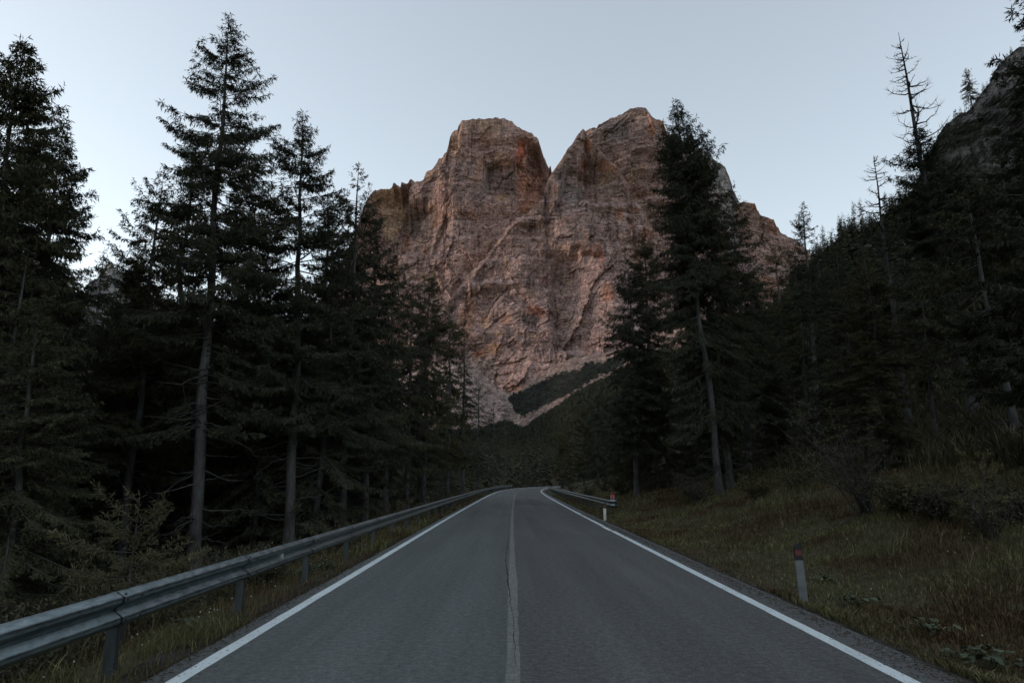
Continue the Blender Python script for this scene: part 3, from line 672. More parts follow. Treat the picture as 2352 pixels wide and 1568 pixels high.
tip_tree('spruce_tree', 'spruce half hidden behind the crown of the tallest spruce', 'tree', GL, (448, 312), 31, 2.8, 18, prof=.7, gap=.25, hb=4)
tip_tree('spruce_tree', 'spruce between the narrow cone and the thin spire', 'tree', GL, (757, 440), 35, 2.9, 19, prof=.8, gap=.2)
tip_tree('spruce_tree', 'spruce right behind the thin spire, crown against orange rock', 'tree', GL, (866, 478), 38, 3.0, 20, prof=.75, gap=.18)
tip_tree('spruce_tree', 'spruce at the sky gap, left of the airy broad spruce', 'tree', GL, (300, 620), 33, 2.8, 21, prof=.6, gap=.12)
tip_tree('spruce_tree', 'spruce filling the gap between tallest spruce and narrow cone', 'tree', GL, (590, 440), 33, 3.2, 22, prof=.7, gap=.15)
tip_tree('spruce_tree', 'spruce in the left rank with crown below the rock wall edge', 'tree', GL, (905, 560), 44, 3.4, 23, prof=.8, gap=.15)
tip_tree('spruce_tree', 'pointed spruce with layered sprays seen against grey rock face', 'tree', GL, (986, 604), 54, 4.0, 24, prof=.8, gap=.22, q=1.3)
tip_tree('spruce_tree', 'short spruce tucked left of the layered pointed one', 'tree', GL, (950, 628), 50, 3.4, 25, prof=.7, gap=.1)
tip_tree('spruce_tree', 'spruce right of the layered pointed one, lower by a head', 'tree', GL, (1034, 690), 62, 4.0, 26, prof=.7, gap=.15)
tip_tree('spruce_tree', 'thin whip-like spruce at the right fringe of the left forest', 'tree', GL, (1068, 732), 68, 1.7, 27, prof=.7, gap=.3, q=1.4)
tip_tree('spruce_tree', 'small spruce stepping down towards the scree at the left fringe', 'tree', GL, (1099, 866), 96, 4.0, 28, prof=.7)
tip_tree('spruce_tree', 'low spruce beside the foot of the scree fan', 'tree', GL, (1134, 922), 118, 3.8, 29, prof=.7)
tip_tree('larch_tree', 'slender see-through larch standing before the pink scree', 'tree', GL, (1160, 915), 135, 2.2, 30, prof=.7, gap=.35, mat=M_larch, q=3)
# right side
tip_tree('spruce_tree', 'big dense spruce right of the peaks with long bare pale trunk', 'tree', GR, (1553, 230), 31, 2.25, 41, base=1652, prof=.38, hb=3.2, r0=.175, dens=2.5, hang=.85, snag=60, gap=.0, front=.60)
tip_tree('spruce_tree', 'thinner spruce with second bare trunk just right of the big one', 'tree', GR, (1597, 345), 33, 3.0, 42, base=1678, prof=.6, dens=1.4, hb=4.5, r0=.17, snag=60, front=.4)
tip_tree('spruce_tree', 'spruce against the sky right of the big dense spruce', 'tree', GR, (1681, 440), 38, 3.2, 43, prof=.66, gap=.08, dens=1.3)
tip_tree('larch_tree', 'olive feathery larch left of the big dense spruce', 'tree', GR, (1480, 535), 46, 2.3, 44, base=1510, prof=.5, mat=M_larch, gap=.05, dens=1.7, hang=.35, q=1.3)
tip_tree('spruce_tree', 'narrow dark spruce leaning on the olive larch', 'tree', GR, (1444, 592), 45, 2.7, 45, prof=.6, dens=1.8, gap=.0)
tip_tree('spruce_tree', 'open-crowned spruce in the notch where mountain meets wooded hillside', 'tree', GR, (1843, 465), 46, 2.4, 46, base=1890, prof=.8, gap=.35, hb=6, q=1.3, hang=.3, e_low=0)
tip_tree('larch_tree', 'rounded olive larch in front of the mountain right shoulder', 'tree', GR, (1780, 560), 52, 3.2, 47, prof=.55, mat=M_larch, gap=.15, hang=.3, q=1.6)
tip_tree('spruce_tree', 'small spruce at the left foot of the open-crowned one', 'tree', GR, (1822, 572), 50, 2.4, 48, prof=.7)
tip_tree('spruce_tree', 'slim spruce between big dense spruce and rounded larch', 'tree', GR, (1722, 590), 44, 2.6, 49, prof=.6)
tip_tree('spruce_tree', 'close spruce at the top right corner with twigs reaching into the sky', 'tree', GR, (2475, -190), 14.5, 3.0, 50, base=2510, prof=.6, hb=1.6, dens=1.35, hang=.5, snag=40, r0=.19, e_low=0, width=.03, q=.85)
tip_tree('spruce_tree', 'spruce with pale thin trunk at the right edge below the crag', 'tree', GR, (2215, 420), 22, 2.6, 51, base=2350, prof=.6, hb=3.6, r0=.14, snag=40, front=.25)
tip_tree('spruce_tree', 'spruce right of the lower dead treetop', 'tree', GR, (2110, 600), 27, 2.6, 52, base=2160, prof=.6, hb=3)
# dead-topped trees
def dead(label, tip, base, by, y, seed, hb, lv, n, R):
    tx, tz = map(float, at(tip[0], tip[1], y)); bx = float(at(base, by, y)[0]); z = float(Hf(bx, y)); H = tz - z
    e = empty('dead_spruce', (bx, y, z)); e.rotation_euler = (0, (tx - bx) / H, 0); tag(e, label, 'tree', 'dead trees on the right slope')
    obj('trunk', trunk_mesh(H, H * .0115, seed), e)
    obj('dead_branches', snags_mesh(H, H * hb, H * .985, n, lambda h: .12 + R * np.clip((H - h) / (H * (1 - hb)), 0, 1) ** .6, seed + 1, M_dead, up=.25, thick=1.9, side=9, curl=.5), e)
    if lv: 
        obj('crown', spruce_mesh(H * hb * 1.17, H * hb * .35, 1.9, seed + 2, q=1.1, gap=.1, dens=1.9, prof=.40, hang=.5, name='crown'), e)
    obj('lower_branches', snags_mesh(H, H * .1, H * hb, 40, lambda h: 1.2 + 0 * h, seed + 3, M_twig, up=-.1, name='lower_branches'), e)
dead('tall leaning spruce with bare dead spire on the right, green only below', (2063, 72), 2240, 970, 30, 61, .62, True, 62, 1.5)
dead('shorter dead spruce with broken bare top, below left of the tall dead spire', (2006, 356), 2080, 900, 34, 63, .62, False, 46, 1.6)

# filler forests ------------------------------------------------
protos = []
def proto(kind, seed, lod):
    H = 18.0
    q = {0: 1.45, 1: 2.4, 2: 4.5}[lod]
    mat = M_larch if kind == 'larch' else M_spruce
    cr = spruce_mesh(H, H * (.09 if kind != 'larch' else .07), 3.2 if kind != 'larch' else 3.0, seed, q=q, dens=1.45, prof=.62 + .1 * (seed % 3), gap=.05 + .1 * (seed % 2), mat=mat, hang=.75 if kind != 'larch' else .35)
    tr = trunk_mesh(H * .985, .20, seed, sides=7)
    sn = snags_mesh(H, 1.0, 6.5, 34, lambda h: 2.1 + 0 * h, seed + 9, M_twig, up=-.15) if lod == 0 else None
    return dict(cr=cr, tr=tr, sn=sn, kind=kind, H=H)
PR = {0: [proto('spruce', 201, 0), proto('spruce', 202, 0), proto('spruce', 203, 0), proto('larch', 204, 0)],
      1: [proto('spruce', 211, 1), proto('spruce', 212, 1), proto('spruce', 213, 1), proto('larch', 214, 1)],
      2: [proto('spruce', 221, 2), proto('spruce', 222, 2), proto('larch', 223, 2)]}
src_done = {}
def place(x, y, Ht, rz, lod, pi, label, group, wide=1.0):
    p = PR[lod][pi % len(PR[lod])]; s = Ht / p['H']
    e = empty('larch_tree' if p['kind'] == 'larch' else 'spruce_tree', (x, y, float(Hf(x, y))), rz); e.scale = (s * wide, s * wide, s)
    e.rotation_euler = (random.uniform(-.02, .02), random.uniform(-.02, .02), rz)
    tag(e, label, 'tree', group)
    if len(group) == 1: e['fz'] = group
    key = (lod, pi % len(PR[lod]))
    for part, nm in (('tr', 'trunk'), ('cr', 'crown'), ('sn', 'dead_branches')):
        if p[part] is None: continue
        if (key, part) not in src_done: o = obj(nm, p[part], e); src_done[(key, part)] = o
        else:
            o = src_done[(key, part)].copy(); COL.objects.link(o); o.parent = e
    return e
ENVX = [0, 150, 205, 225, 262, 290, 340, 420, 480, 600, 650, 760, 850, 900, 960, 1010, 1050, 1090, 1120, 1160, 1185, 1200, 1240, 1290, 1340, 1400, 1430, 1470, 1520, 1560, 1700, 1750, 1820, 1870, 1950, 2050, 2130, 2160, 2240, 2352, 2500]
ENVY = [430, 470, 640, 720, 690, 640, 560, 470, 480, 480, 560, 560, 600, 640, 670, 720, 800, 890, 950, 975, 985, 985, 950, 915, 870, 840, 700, 680, 680, 600, 640, 640, 620, 555, 500, 445, 400, 350, 260, 150, 60]
random.seed(5); rng = np.random.default_rng(5)
placed = []
def filler(n, xf, yr, hr, dmin, group, labelf, lodf, larch=.08, tries=6000, slack=60, pw=1.0):
    c = 0
    for _ in range(tries):
        if c >= n: break
        y = yr[0] + (yr[1] - yr[0]) * random.random() ** pw; x = xf(y)
        if x is None: continue
        dm = dmin * (1 + y / 90.0)
        if any((x - a) ** 2 + (y - b) ** 2 < dm * dm for a, b in placed): continue
        zg = float(Hf(x, y)); H = random.uniform(*hr)
        px, py = map(float, project(np.array(x), np.array(y), np.array(zg + H)))
        lim = np.interp(px, ENVX, ENVY) + random.uniform(0, slack)
        if px < -250 or px > 2650: continue
        if (y < 27 and 200 < px < 620) or (y < 30 and 600 < px < 740) or (y < 34 and 1440 < px < 1800) or (y < 44 and 1380 < px < 1500) or (y < 31 and 2030 < px < 2330): continue
        if py < lim:
            tz = float(at(px, lim, y)[1]); H = tz - zg
            if H < 4.5: continue
        placed.append((x, y)); c += 1
        lod = lodf(math.hypot(x, y)); k = len(PR[lod]) - 1
        pi = k if random.random() < larch else random.randrange(k)
        lab = labelf(PR[lod][pi]['kind'])
        place(x, y, H, random.uniform(0, 6.28), lod, pi, lab[0], group, random.uniform(.8, 1.15) * min(1.6, (16 / H) ** .35))
    return c
lodf = lambda d: 0 if d < 48 else (1 if d < 120 else 2)
def leftx(y):
    lo_ = -.86 * y - 6; hi_ = -8.0 + float(off(y))
    return random.uniform(lo_, float(hi_)) if lo_ < hi_ else None
def redge(y): return float(np.interp(y, [0, 12, 20, 32, 60, 120], [16, 14.5, 12, 11.0, 8.5, 8.5]) + off(y))
def rightx(y):
    lo_ = redge(y); hi_ = .88 * y + 10
    return random.uniform(lo_, hi_) if hi_ > lo_ else None
n1 = filler(88, leftx, (15, 62), (11, 20), 1.7, 'a', lambda k: ('dark %s in the packed forest behind the left guardrail' % k, '%s trees packed behind the left guardrail' % k), lodf, .05, slack=90)
n2 = filler(42, leftx, (62, 170), (12, 20), 1.9, 'b', lambda k: ('%s in the deeper left forest towards the road bend' % k, '%s trees of the deep left forest' % k), lodf, .08, slack=60)
n3 = filler(48, rightx, (20, 75), (8, 17), 2.3, 'c', lambda k: ('dark %s in the thick wood above the right grass bank' % k, '%s trees above the right grass bank' % k), lodf, .15, slack=140)
n4 = filler(52, rightx, (75, 260), (10, 19), 2.0, 'd', lambda k: ('%s on the wooded hillside below the right crag' % k, '%s trees on the right hillside' % k), lodf, .15, slack=50, pw=1.2)
def midx(y):
    o = float(off(y)); return random.uniform(-.1 * y - 10, .16 * y + 6) if True else None
def midx2(y):
    x = midx(y); o = float(off(y)); return None if abs(x - o) < 8 or (x > o - 7 and y < 165) else x
n5 = filler(24, midx2, (150, 330), (12, 20), 1.6, 'e', lambda k: ('%s closing the valley beyond the end of the road' % k, '%s trees beyond the road bend' % k), lodf, .12, slack=30)
# skyline trees on the hillside ridge
for i, (px, py, y) in enumerate([(1889, 514, 230), (1908, 530, 260), (1925, 491, 240), (1941, 520, 260), (1958, 460, 220), (1976, 453, 230), (1995, 480, 250), (2030, 439, 210), (2045, 455, 240), (2060, 407, 200), (2075, 420, 210), (2092, 430, 220), (2105, 440, 200)]):
    x, tz = map(float, at(px, py, 326)); hh = 17 + (i * 37 % 7)
    e = place(x, 326, hh, i, 1, i % 3, 'pointed skyline spruce of the right hillside, %s from left' % 'first second third fourth fifth sixth seventh eighth ninth tenth eleventh twelfth thirteenth'.split()[i], 'skyline spruces of the right hillside', .75)
    e.location.z = tz - hh
ORD = 'first second third fourth fifth sixth seventh eighth ninth tenth eleventh twelfth thirteenth fourteenth fifteenth sixteenth'.split()
FILL_TXT = {'a': 'behind the left guardrail', 'b': 'of the deeper left forest', 'c': 'above the right grass bank', 'd': 'on the right hillside', 'e': 'beyond the road bend'}
for key, where in FILL_TXT.items():
    L_ = [o for o in COL.objects if o.get('fz') == key]
    for kind in ('spruce', 'larch'):
        M_ = sorted([o for o in L_ if o.name.startswith(kind)], key=lambda o: o.location.y)
        nr = max(1, math.ceil(len(M_) / 9.)); per = math.ceil(len(M_) / nr) if M_ else 1
        for a in range(nr):
            row = sorted(M_[a * per:(a + 1) * per], key=lambda o: float(project(o.location.x, o.location.y, o.location.z)[0]))
            for b, o in enumerate(row):
                o['label'] = '%s %s, %s from left in the %s rank %s' % ('dark' if kind == 'spruce' else 'olive', kind, ORD[b], ORD[a], where)
                o['group'] = '%s trees %s' % (kind, where)
    for o in L_: del o['fz']
print('TREES', NTREES, n1, n2, n3, n4, n5, len(bpy.data.objects))
# trees rooted on the crag
for i, (px, py, hh, lab) in enumerate([(2219, 157, 20, 'lone scraggy spruce standing on the rim of the crag'), (2175, 292, 12, 'small bushy pine clinging to the lower left rim of the crag'), (2194, 252, 10, 'low pine on the crag rim below the lone scraggy spruce'), (2158, 345, 13, 'bushy pine at the foot of the crag rim')]):
    x, tz = map(float, at(px, py, 322)); e = empty('spruce_tree', (x, 322, tz - hh)); tag(e, lab, 'tree', 'trees rooted on the crag')
    obj('trunk', trunk_mesh(hh, .2, 300 + i, sides=6), e)
    obj('crown', spruce_mesh(hh, hh * .1, hh * .24, 310 + i, q=5, gap=.2, prof=.6, dens=2.2, width=.06), e)

# far forest: one mass covering hillside, valley and the slopes under the scree
def forest_mass():
    rng = np.random.default_rng(77); mb = MB(); n = 3000
    pts = []
    while len(pts) < n:
        y = rng.uniform(70, 900) if rng.random() < .75 else rng.uniform(900, 1900)
        if rng.random() < .72: x = rng.uniform(.03, .95) * y
        else: x = rng.uniform(-.9, .05) * y
        if abs(x - float(off(y))) < 12 or (y < 150 and x < 40): continue
        if x < 0 and y > 900 and False: continue
        pts.append((x, y))
    P_ = np.array(pts); zg = Hf(P_[:, 0], P_[:, 1]); H = rng.uniform(10, 19, n)
    px, py = project(P_[:, 0], P_[:, 1], zg + H); lim = np.interp(px, ENVX, ENVY) + rng.uniform(4, 45, n)
    over = py < lim
    tz = at(px, lim, P_[:, 1])[1]; H = np.where(over, tz - zg, H)
    ok = H > 4; P_, zg, H = P_[ok], zg[ok], H[ok]
    kv = K[0]; kx, ky = project(kv[:, 0], kv[:, 1], kv[:, 2]); dn = vnoise(kx / 34, ky / 30, 400)
    okk = (ky < 900) & (kx < 2600) & (kx > 1650) & ((dn > .40) | (kx < 2130) | (ky > 420)) & (kv[:, 1] < 331)
    sel = rng.choice(np.flatnonzero(okk), 1500, replace=False)
    rim = np.flatnonzero((kv[:, 1] > 328.5) & (kv[:, 1] < 336) & (kx > 1700) & (kx < 2500)); rim = rng.choice(rim, min(260, len(rim)), replace=False)
    gv = G[0]; ux, uy = project(gv[:, 0], gv[:, 1], gv[:, 2]); du = uy - np.interp(ux, *LOWL)
    og = (ux > 1000) & (ux < 1650) & (du > 6) & (du < 90); sg = rng.choice(np.flatnonzero(og), 2600, replace=False)
    hk = rng.uniform(3, 8, len(sel)); hk = np.where((kx[sel] < 2150) | (ky[sel] > 480), hk * 1.9, hk)
    P_ = np.concatenate([P_, kv[sel, :2], kv[rim, :2], gv[sg, :2]]); zg = np.concatenate([zg, kv[sel, 2] - 1, kv[rim, 2] - 1.5, gv[sg, 2] - 1]); H = np.concatenate([H, hk, rng.uniform(2.5, 7, len(rim)) * np.where(kx[rim] < 2140, 1.8, 1), rng.uniform(9, 21, len(sg))]); n = len(P_)
    m = 95; I = np.repeat(np.arange(n), m); N_ = len(I)
    t = rng.uniform(0.0, 1, N_) ** .7; az = rng.uniform(0, 6.283, N_); hh = H[I] * (1 - t * .92); rr = H[I] * .17 * (t ** .8) * rng.uniform(.0, .35, N_)
    B = np.stack([P_[I, 0] + rr * np.cos(az), P_[I, 1] + rr * np.sin(az), zg[I] + hh], 1)
    D = np.stack([np.cos(az), np.sin(az), rng.uniform(-.6, .25, N_)], 1)
    mb.blades(B, D, H[I] * .17 * (t ** .7 + .12) * rng.uniform(.7, 1.2, N_), H[I] * .05 * (t * .6 + .4), rng, cross=False, mid=.55)
    tag(obj('far_forest', mb.mesh('far_forest', M_farf)), 'dense dark conifer forest covering the far slopes', 'forest', kind='stuff')
forest_mass()

# ------------------------------------------------------------------ guardrails
PROF = [(0, .155), (.010, .153), (.030, .140), (.070, .118), (.080, .104), (.080, .070), (.070, .055), (.012, .014), (.008, 0)]
PROF = PROF + [(a, -b) for a, b in PROF[-2::-1]]
def rail(side, xoff, y0, y1, ztop, name, label, pspace, endcap=None, zf=None, sec=4.0):
    """side=+1: beam bulges towards +x"""
    zf = zf or (lambda y: 0)
    e = empty(name, (0, 0, 0)); tag(e, label, 'guardrail', 'steel guardrails along the road')
    prof = np.array(PROF); zc_ = ztop - .155
    n = int((y1 - y0) / sec)
    for i in range(n):
        a = y0 + i * sec; b = a + sec + .16; ys = np.linspace(a, b, 5)
        lap = np.array([.004, 0, 0, 0, 0]) + .0; mb = MB(); k = len(prof)
        for th, flip in ((0, 1), (-.005, -1)):
            V = []
            for j, yy in enumerate(ys):
                xx = float(off(yy)) + xoff + side * (prof[:, 0] + th + (0.012 if j == 0 else 0.003 if j == 1 else 0))
                V.append(np.stack([xx, np.full(k, yy), zc_ + float(zf(yy)) + prof[:, 1]], 1))
            idx = np.arange(5 * k).reshape(5, k)
            mb.add(np.concatenate(V), np.stack([idx[:-1, :-1], idx[:-1, 1:], idx[1:, 1:], idx[1:, :-1]], -1).reshape(-1, 4))
        rb = obj('rail_beam', mb.mesh('rail_beam', M_steel, smooth=True), e)
        if a < 40 or i % 2 == 0:
            mb = MB()
            for dy in (.05, .30 if a < 30 else .2):
                for zz, dep in ((.087, .082), (-.087, .082), (.125, .064), (-.125, .064)):
                    if dy > .1 and abs(zz) > .1: continue
                    c = np.array([float(off(a + dy)) + xoff + side * (dep + .012), a + dy, zc_ + float(zf(a)) + zz])
                    mb.tubes(np.array([[c - [side * .012, 0, 0], c, c + [side * .004, 0, 0]]]), np.array([[.016, .016, .001]]), 8)
            obj('splice_bolts', mb.mesh('splice_bolts', M_bolt), rb)
    y = y0 + (1.0 if sec == 4.0 else .14)
    while y < y1:
        x = float(off(y)) + xoff; zg = float(Hf(x - side * .06, y)) - .3; zt = zc_ + float(zf(y)) + .13
        mb = MB(); hh = zt - zg; cz = (zt + zg) / 2
        # C-section post: web plus two flanges plus lips
        mb.box((x - side * .075, y, cz), (.10, .006, hh)); mb.box((x - side * .028, y + .032, cz), (.006, .058, hh)); mb.box((x - side * .122, y + .032, cz), (.006, .058, hh))
        mb.box((x - side * .040, y + .064, cz), (.03, .005, hh)); mb.box((x - side * .110, y + .064, cz), (.03, .005, hh))
        p = obj('post', mb.mesh('post', M_post, smooth=False), e)
        mb = MB(); mb.box((x - side * .012, y + .03, zc_ + float(zf(y))), (.022, .07, .16)); obj('spacer', mb.mesh('spacer', M_post, smooth=False), p)
        y += pspace
    return e, zc_
rL, zcL = rail(1, XL - .50, 6.52 - 3 * 3.0, 139, .66, 'guardrail', 'long double-wave steel guardrail on the left roadside', 3.0, sec=3.0)
# small reflector held in the valley of the beam
yR = float(at(665, 1283, 11)[0]); 
def refl(y, lab):
    x = float(off(y)) + XL - .50; mb = MB(); mb.box((x + .035, y, zcL), (.05, .004, .11)); mb.box((x + .012, y + .012, zcL), (.006, .03, .11))
    tag(obj('guardrail_reflector', mb.mesh('guardrail_reflector', M_whr, smooth=False)), lab, 'reflector')
refl(11.0, 'small pale reflector plate in the wave of the left guardrail')
rR, zcR = rail(-1, XR + .92, 33.5, 129, .70, 'guardrail', 'steel guardrail on the right that starts beside the white marker post', 2.3)
# rounded end terminal of the right rail
mb = MB(); k = len(PROF); an = np.linspace(0, math.radians(200), 12); V = []
x0 = float(off(33.5)) + XR + .92
for a in an:
    pr = np.array(PROF); cx, cy, rr = x0 + .12, 33.5, .12
    d = rr + pr[:, 0]
    V.append(np.stack([cx - d * np.cos(a), cy - d * np.sin(a), zcR + pr[:, 1] * 1.12], 1))
idx = np.arange(len(an) * k).reshape(len(an), k)
mb.add(np.concatenate(V), np.stack([idx[:-1, :-1], idx[:-1, 1:], idx[1:, 1:], idx[1:, :-1]], -1).reshape(-1, 4))
obj('end_terminal', mb.mesh('end_terminal', M_steel), rR)
# far rail piece beyond the bend
rail(-1, XR + 6.2, 122, 134, 1.35, 'guardrail', 'short far guardrail piece beyond the bend, right of the road end', 3.0)

# red and white marker on the rail end
def red_marker(x, y, z):
    e = empty('hazard_marker', (x, y, z)); tag(e, 'small red marker with white side bars standing on the right guardrail end', 'marker')
    mb = MB(); mb.box((0, 0, .12), (.13, .012, .27)); obj('red_plate', mb.mesh('red_plate', M_redb, smooth=False), e)
    for sx in (-1, 1):
        mb = MB(); mb.box((sx * .072, -.009, .10), (.02, .006, .22)); obj('white_bar', mb.mesh('white_bar', M_whr, smooth=False), e)
    mb = MB(); mb.box((0, .012, -.05), (.04, .01, .14)); obj('bracket', mb.mesh('bracket', M_steel, smooth=False), e)
red_marker(x0 + .10, 33.6, zcR + .20)

# delineator posts
def delineator(x, y, hgt, label, white, red, tilt, wdt=.12, group=None):
    z = float(Hf(x, y)); e = empty('delineator_post', (x, y, z - .04), math.radians(-8)); e.rotation_euler = (math.radians(-3), math.radians(tilt), math.radians(-8))
    tag(e, label, 'roadside post', group or 'delineator posts')
    def tri(z0, z1, s0, s1, m, nm, cap=0.0, fr=0.0):
        # rounded triangular section, flat face to the traffic (-y)
        sec = np.array([(-.5, -.28), (-.42, -.36), (.42, -.36), (.5, -.28), (.16, .42), (0, .5), (-.16, .42)]) * 1.0
        k = len(sec); r0_ = np.concatenate([sec * s0, np.full((k, 1), z0)], 1); r1_ = np.concatenate([sec * s1, np.full((k, 1), z1)], 1)
        if cap: r1_[:, 2] += (r1_[:, 0] / s1) * cap
        V = np.concatenate([r0_, r1_]); i = np.arange(k); Q = np.stack([i, (i + 1) % k, (i + 1) % k + k, i + k], 1)
        b = MB(); b.add(V, Q); b.add(V, [list(range(k, 2 * k))]) ; return obj(nm, b.mesh(nm, m, smooth=False), e)
    tri(0, hgt * .70, wdt * 1.0, wdt * .97, white, 'post_body')
    tri(hgt * .70, hgt * .955, wdt * .98, wdt * .96, M_pb, 'black_band', cap=hgt * .06)
    b = MB(); b.box((0, -.363 * wdt - .004, hgt * .815), (wdt * .72, .008, hgt * .085)); obj('reflector', b.mesh('reflector', red, smooth=False), e)
dx, dy = map(float, on_z(1845, 1374)); dx2, dy2 = map(float, on_z(1390, 1194))
delineator(dx, dy, .88, 'weathered grey marker post with black top leaning in the grass on the right', M_pw, M_red, -1.6)
delineator(dx2, dy2, .80, 'clean white marker post with dark red top in front of the right guardrail end', M_pw2, M_red, -1)
ax, ay = float(off(118)) + XR - .1 + .35, 118.
delineator(ax, ay, .95, 'tiny white marker post at the road crest beside the far end of the right guardrail', M_pw2, M_red, 0, .14)
delineator(float(off(150)) - 5.4, 150., .9, 'tiny white marker post at the outer side of the bend', M_pw2, M_red, 0, .12)

# ------------------------------------------------------------------ grass, plants, shrubs
def grass_patch(name, label, n, xf, yr, hr, w, seed, mat, pw=1.0, cl=.5):
    rng = np.random.default_rng(seed)
    y = yr[0] + (yr[1] - yr[0]) * rng.random(n) ** pw; x = xf(y, rng)
    dens = fbm(x / .9, y / .9, seed, 3) + .6 * fbm(x / 4, y / 4, seed + 4, 2)
    keep = rng.random(n) < np.clip(.62 + dens * 1.6, .3, 1); x, y, dens = x[keep], y[keep], dens[keep]; n = len(x)
    z = Hf(x, y); sc = np.maximum(1, np.hypot(x, y) / 12)
    h = rng.uniform(hr[0], hr[1], n) * (1 + 1.5 * np.clip(dens, -.12, 1)) ; ww = w * sc ** .8 * rng.uniform(.6, 1.3, n)
    a = rng.uniform(0, 6.283, n); ln = rng.uniform(.1, .9, n) * h; wa = rng.uniform(0, 6.283, n)
    dx_, dy_ = np.cos(a), np.sin(a); sx, sy = np.cos(wa) * ww / 2, np.sin(wa) * ww / 2
    V = np.stack([np.stack([x - sx, y - sy, z - .02], 1), np.stack([x + sx, y + sy, z - .02], 1),
                  np.stack([x + dx_ * ln * .35 + sx * .7, y + dy_ * ln * .35 + sy * .7, z + h * .6], 1), np.stack([x + dx_ * ln * .35 - sx * .7, y + dy_ * ln * .35 - sy * .7, z + h * .6], 1),
                  np.stack([x + dx_ * ln, y + dy_ * ln, z + h * .92], 1)], 1).reshape(-1, 3)
    i = np.arange(n)[:, None] * 5
    me = mesh_np(name, V, [i + np.array([[0, 1, 2, 3]]), i + np.array([[3, 2, 4]])], mat, smooth=False)
    return tag(obj(name, me), label, 'grass', kind='stuff')
def xbank(y, rng): return off(y) + XR + .12 + (rng.random(len(y)) ** 1.15) * np.minimum(14, y * .8 + 2)
grass_patch('grass', 'uneven olive and brown grass covering the right bank', 480000, xbank, (4.5, 75), (.03, .10), .015, 1, M_grass, 1.9)
def xtall(y, rng): return off(y) + XR + 2.6 + rng.random(len(y)) * np.minimum(13, y * .7)
grass_patch('tall_grass', 'tall arching dry grass higher up the right bank', 60000, xtall, (6, 60), (.10, .26), .010, 2, M_grass, 1.5)
def xleft(y, rng): return off(y) + XL - .03 - rng.random(len(y)) ** 1.3 * 6
grass_patch('verge_grass', 'thin brownish grass under the left guardrail', 110000, xleft, (3, 90), (.05, .20), .011, 3, M_grass, 1.8)
def xund(y, rng): return off(y) + XR + 9 + rng.random(len(y)) ** 1.3 * (14 + y * .6)
grass_patch('undergrowth', 'dark leafy undergrowth on the floor of the right wood', 90000, xund, (8, 75), (.2, .6), .03, 4, M_shrub, 1.0)
def xund2(y, rng): return off(y) + XL - 2.2 - rng.random(len(y)) ** 1.2 * (12 + y * .6)
grass_patch('undergrowth', 'dark leafy undergrowth on the floor of the left forest', 90000, xund2, (4, 75), (.15, .5), .028, 5, M_shrub, 1.0)
# wildflowers
rng = np.random.default_rng(9); n = 420; y = 5 + 40 * rng.random(n) ** 1.6; x = XR + .5 + rng.random(n) * 10; k = fbm(x / 1.5, y / 1.5, 55, 2) > .05; x, y = x[k], y[k]
z = Hf(x, y) + rng.uniform(.10, .28, len(x)); mb = MB(); D = rng.normal(size=(len(x), 3)) * .5 + [0, 0, .4]
for j in range(3): mb.blades(np.stack([x, y, z], 1), D + rng.normal(size=D.shape) * .8, .018, .014, rng)
y = 6 + 16 * rng.random(60); x = XL - .5 - rng.random(60) * .9; z = Hf(x, y) + .16
mb.blades(np.stack([x, y, z], 1), rng.normal(size=(60, 3)), .03, .022, rng)
tag(obj('wildflowers', mb.mesh('wildflowers', M_flower)), 'scattered tiny white flowers in the roadside grass', 'flowers', kind='stuff')

def leafy(px, py, z0, lab, seed, R=.3, n=26, grp='broad-leaved plants on the verges'):
    x, y = map(float, on_z(px, py, z0)); rng = np.random.default_rng(seed)
    e = empty('leafy_plant', (x, y, float(Hf(x, y)))); tag(e, lab, 'plant', grp)
    a = rng.uniform(0, 6.283, n); r = rng.uniform(.1, 1, n) * R; hh = rng.uniform(.05, .17, n)
    tip = np.stack([r * np.cos(a), r * np.sin(a), hh], 1)
    mb = MB(); ks = np.linspace(0, 1, 4)[None, :, None]; Pt = tip[:, None] * ks; Pt[..., 2] = hh[:, None] * np.linspace(0, 1, 4)[None] ** .7
    mb.tubes(Pt, np.full((n, 4), .004), 3); obj('stems', mb.mesh('stems', M_leaf), e)
    mb = MB()
    for i in range(n):
        s = rng.uniform(.018, .042); kk = 9; th = np.linspace(0, 6.283, kk, endpoint=False); rad = s * (1 - .35 * np.cos(th)) * (1 + .1 * rng.normal(size=kk))
        L2 = np.stack([rad * np.cos(th), rad * np.sin(th), .18 * s * np.cos(2 * th)], 1); tl = rng.normal(0, .35, 2)
        L2[:, 2] += L2[:, 0] * tl[0] + L2[:, 1] * tl[1] ; V = np.concatenate([[[0, 0, .01 - s * .15]], L2]) + tip[i]
        mb.add(V, [[0, j + 1, (j + 1) % kk + 1] for j in range(kk)])
    obj('leaves', mb.mesh('leaves', M_leaf), e)
leafy(1975, 1375, .1, 'broad-leaved plant in the grass right of the leaning grey marker post', 1, .34)
leafy(2140, 1408, .2, 'pale broad-leaved plant low on the right bank near the frame corner', 2, .3)
leafy(2270, 1445, .3, 'ragged broad-leaved plant nearest the lower right corner', 3, .28, 22)
leafy(2210, 1330, .7, 'yellowish leafy clump midway up the right bank', 4, .3)
leafy(1890, 1305, .2, 'small leafy clump in the grass behind the leaning grey marker post', 5, .22, 18)
leafy(430, 1480, -.35, 'leafy plant under the left guardrail near its first visible post', 6, .22, 24)
leafy(745, 1330, -.3, 'spreading leafy patch under the left guardrail by the third post', 7, .42, 50)
leafy(700, 1350, -.4, 'leafy clump just before the third post of the left guardrail', 8, .3, 30)
leafy(820, 1285, -.3, 'leafy clump by the fourth post of the left guardrail', 9, .4, 40)

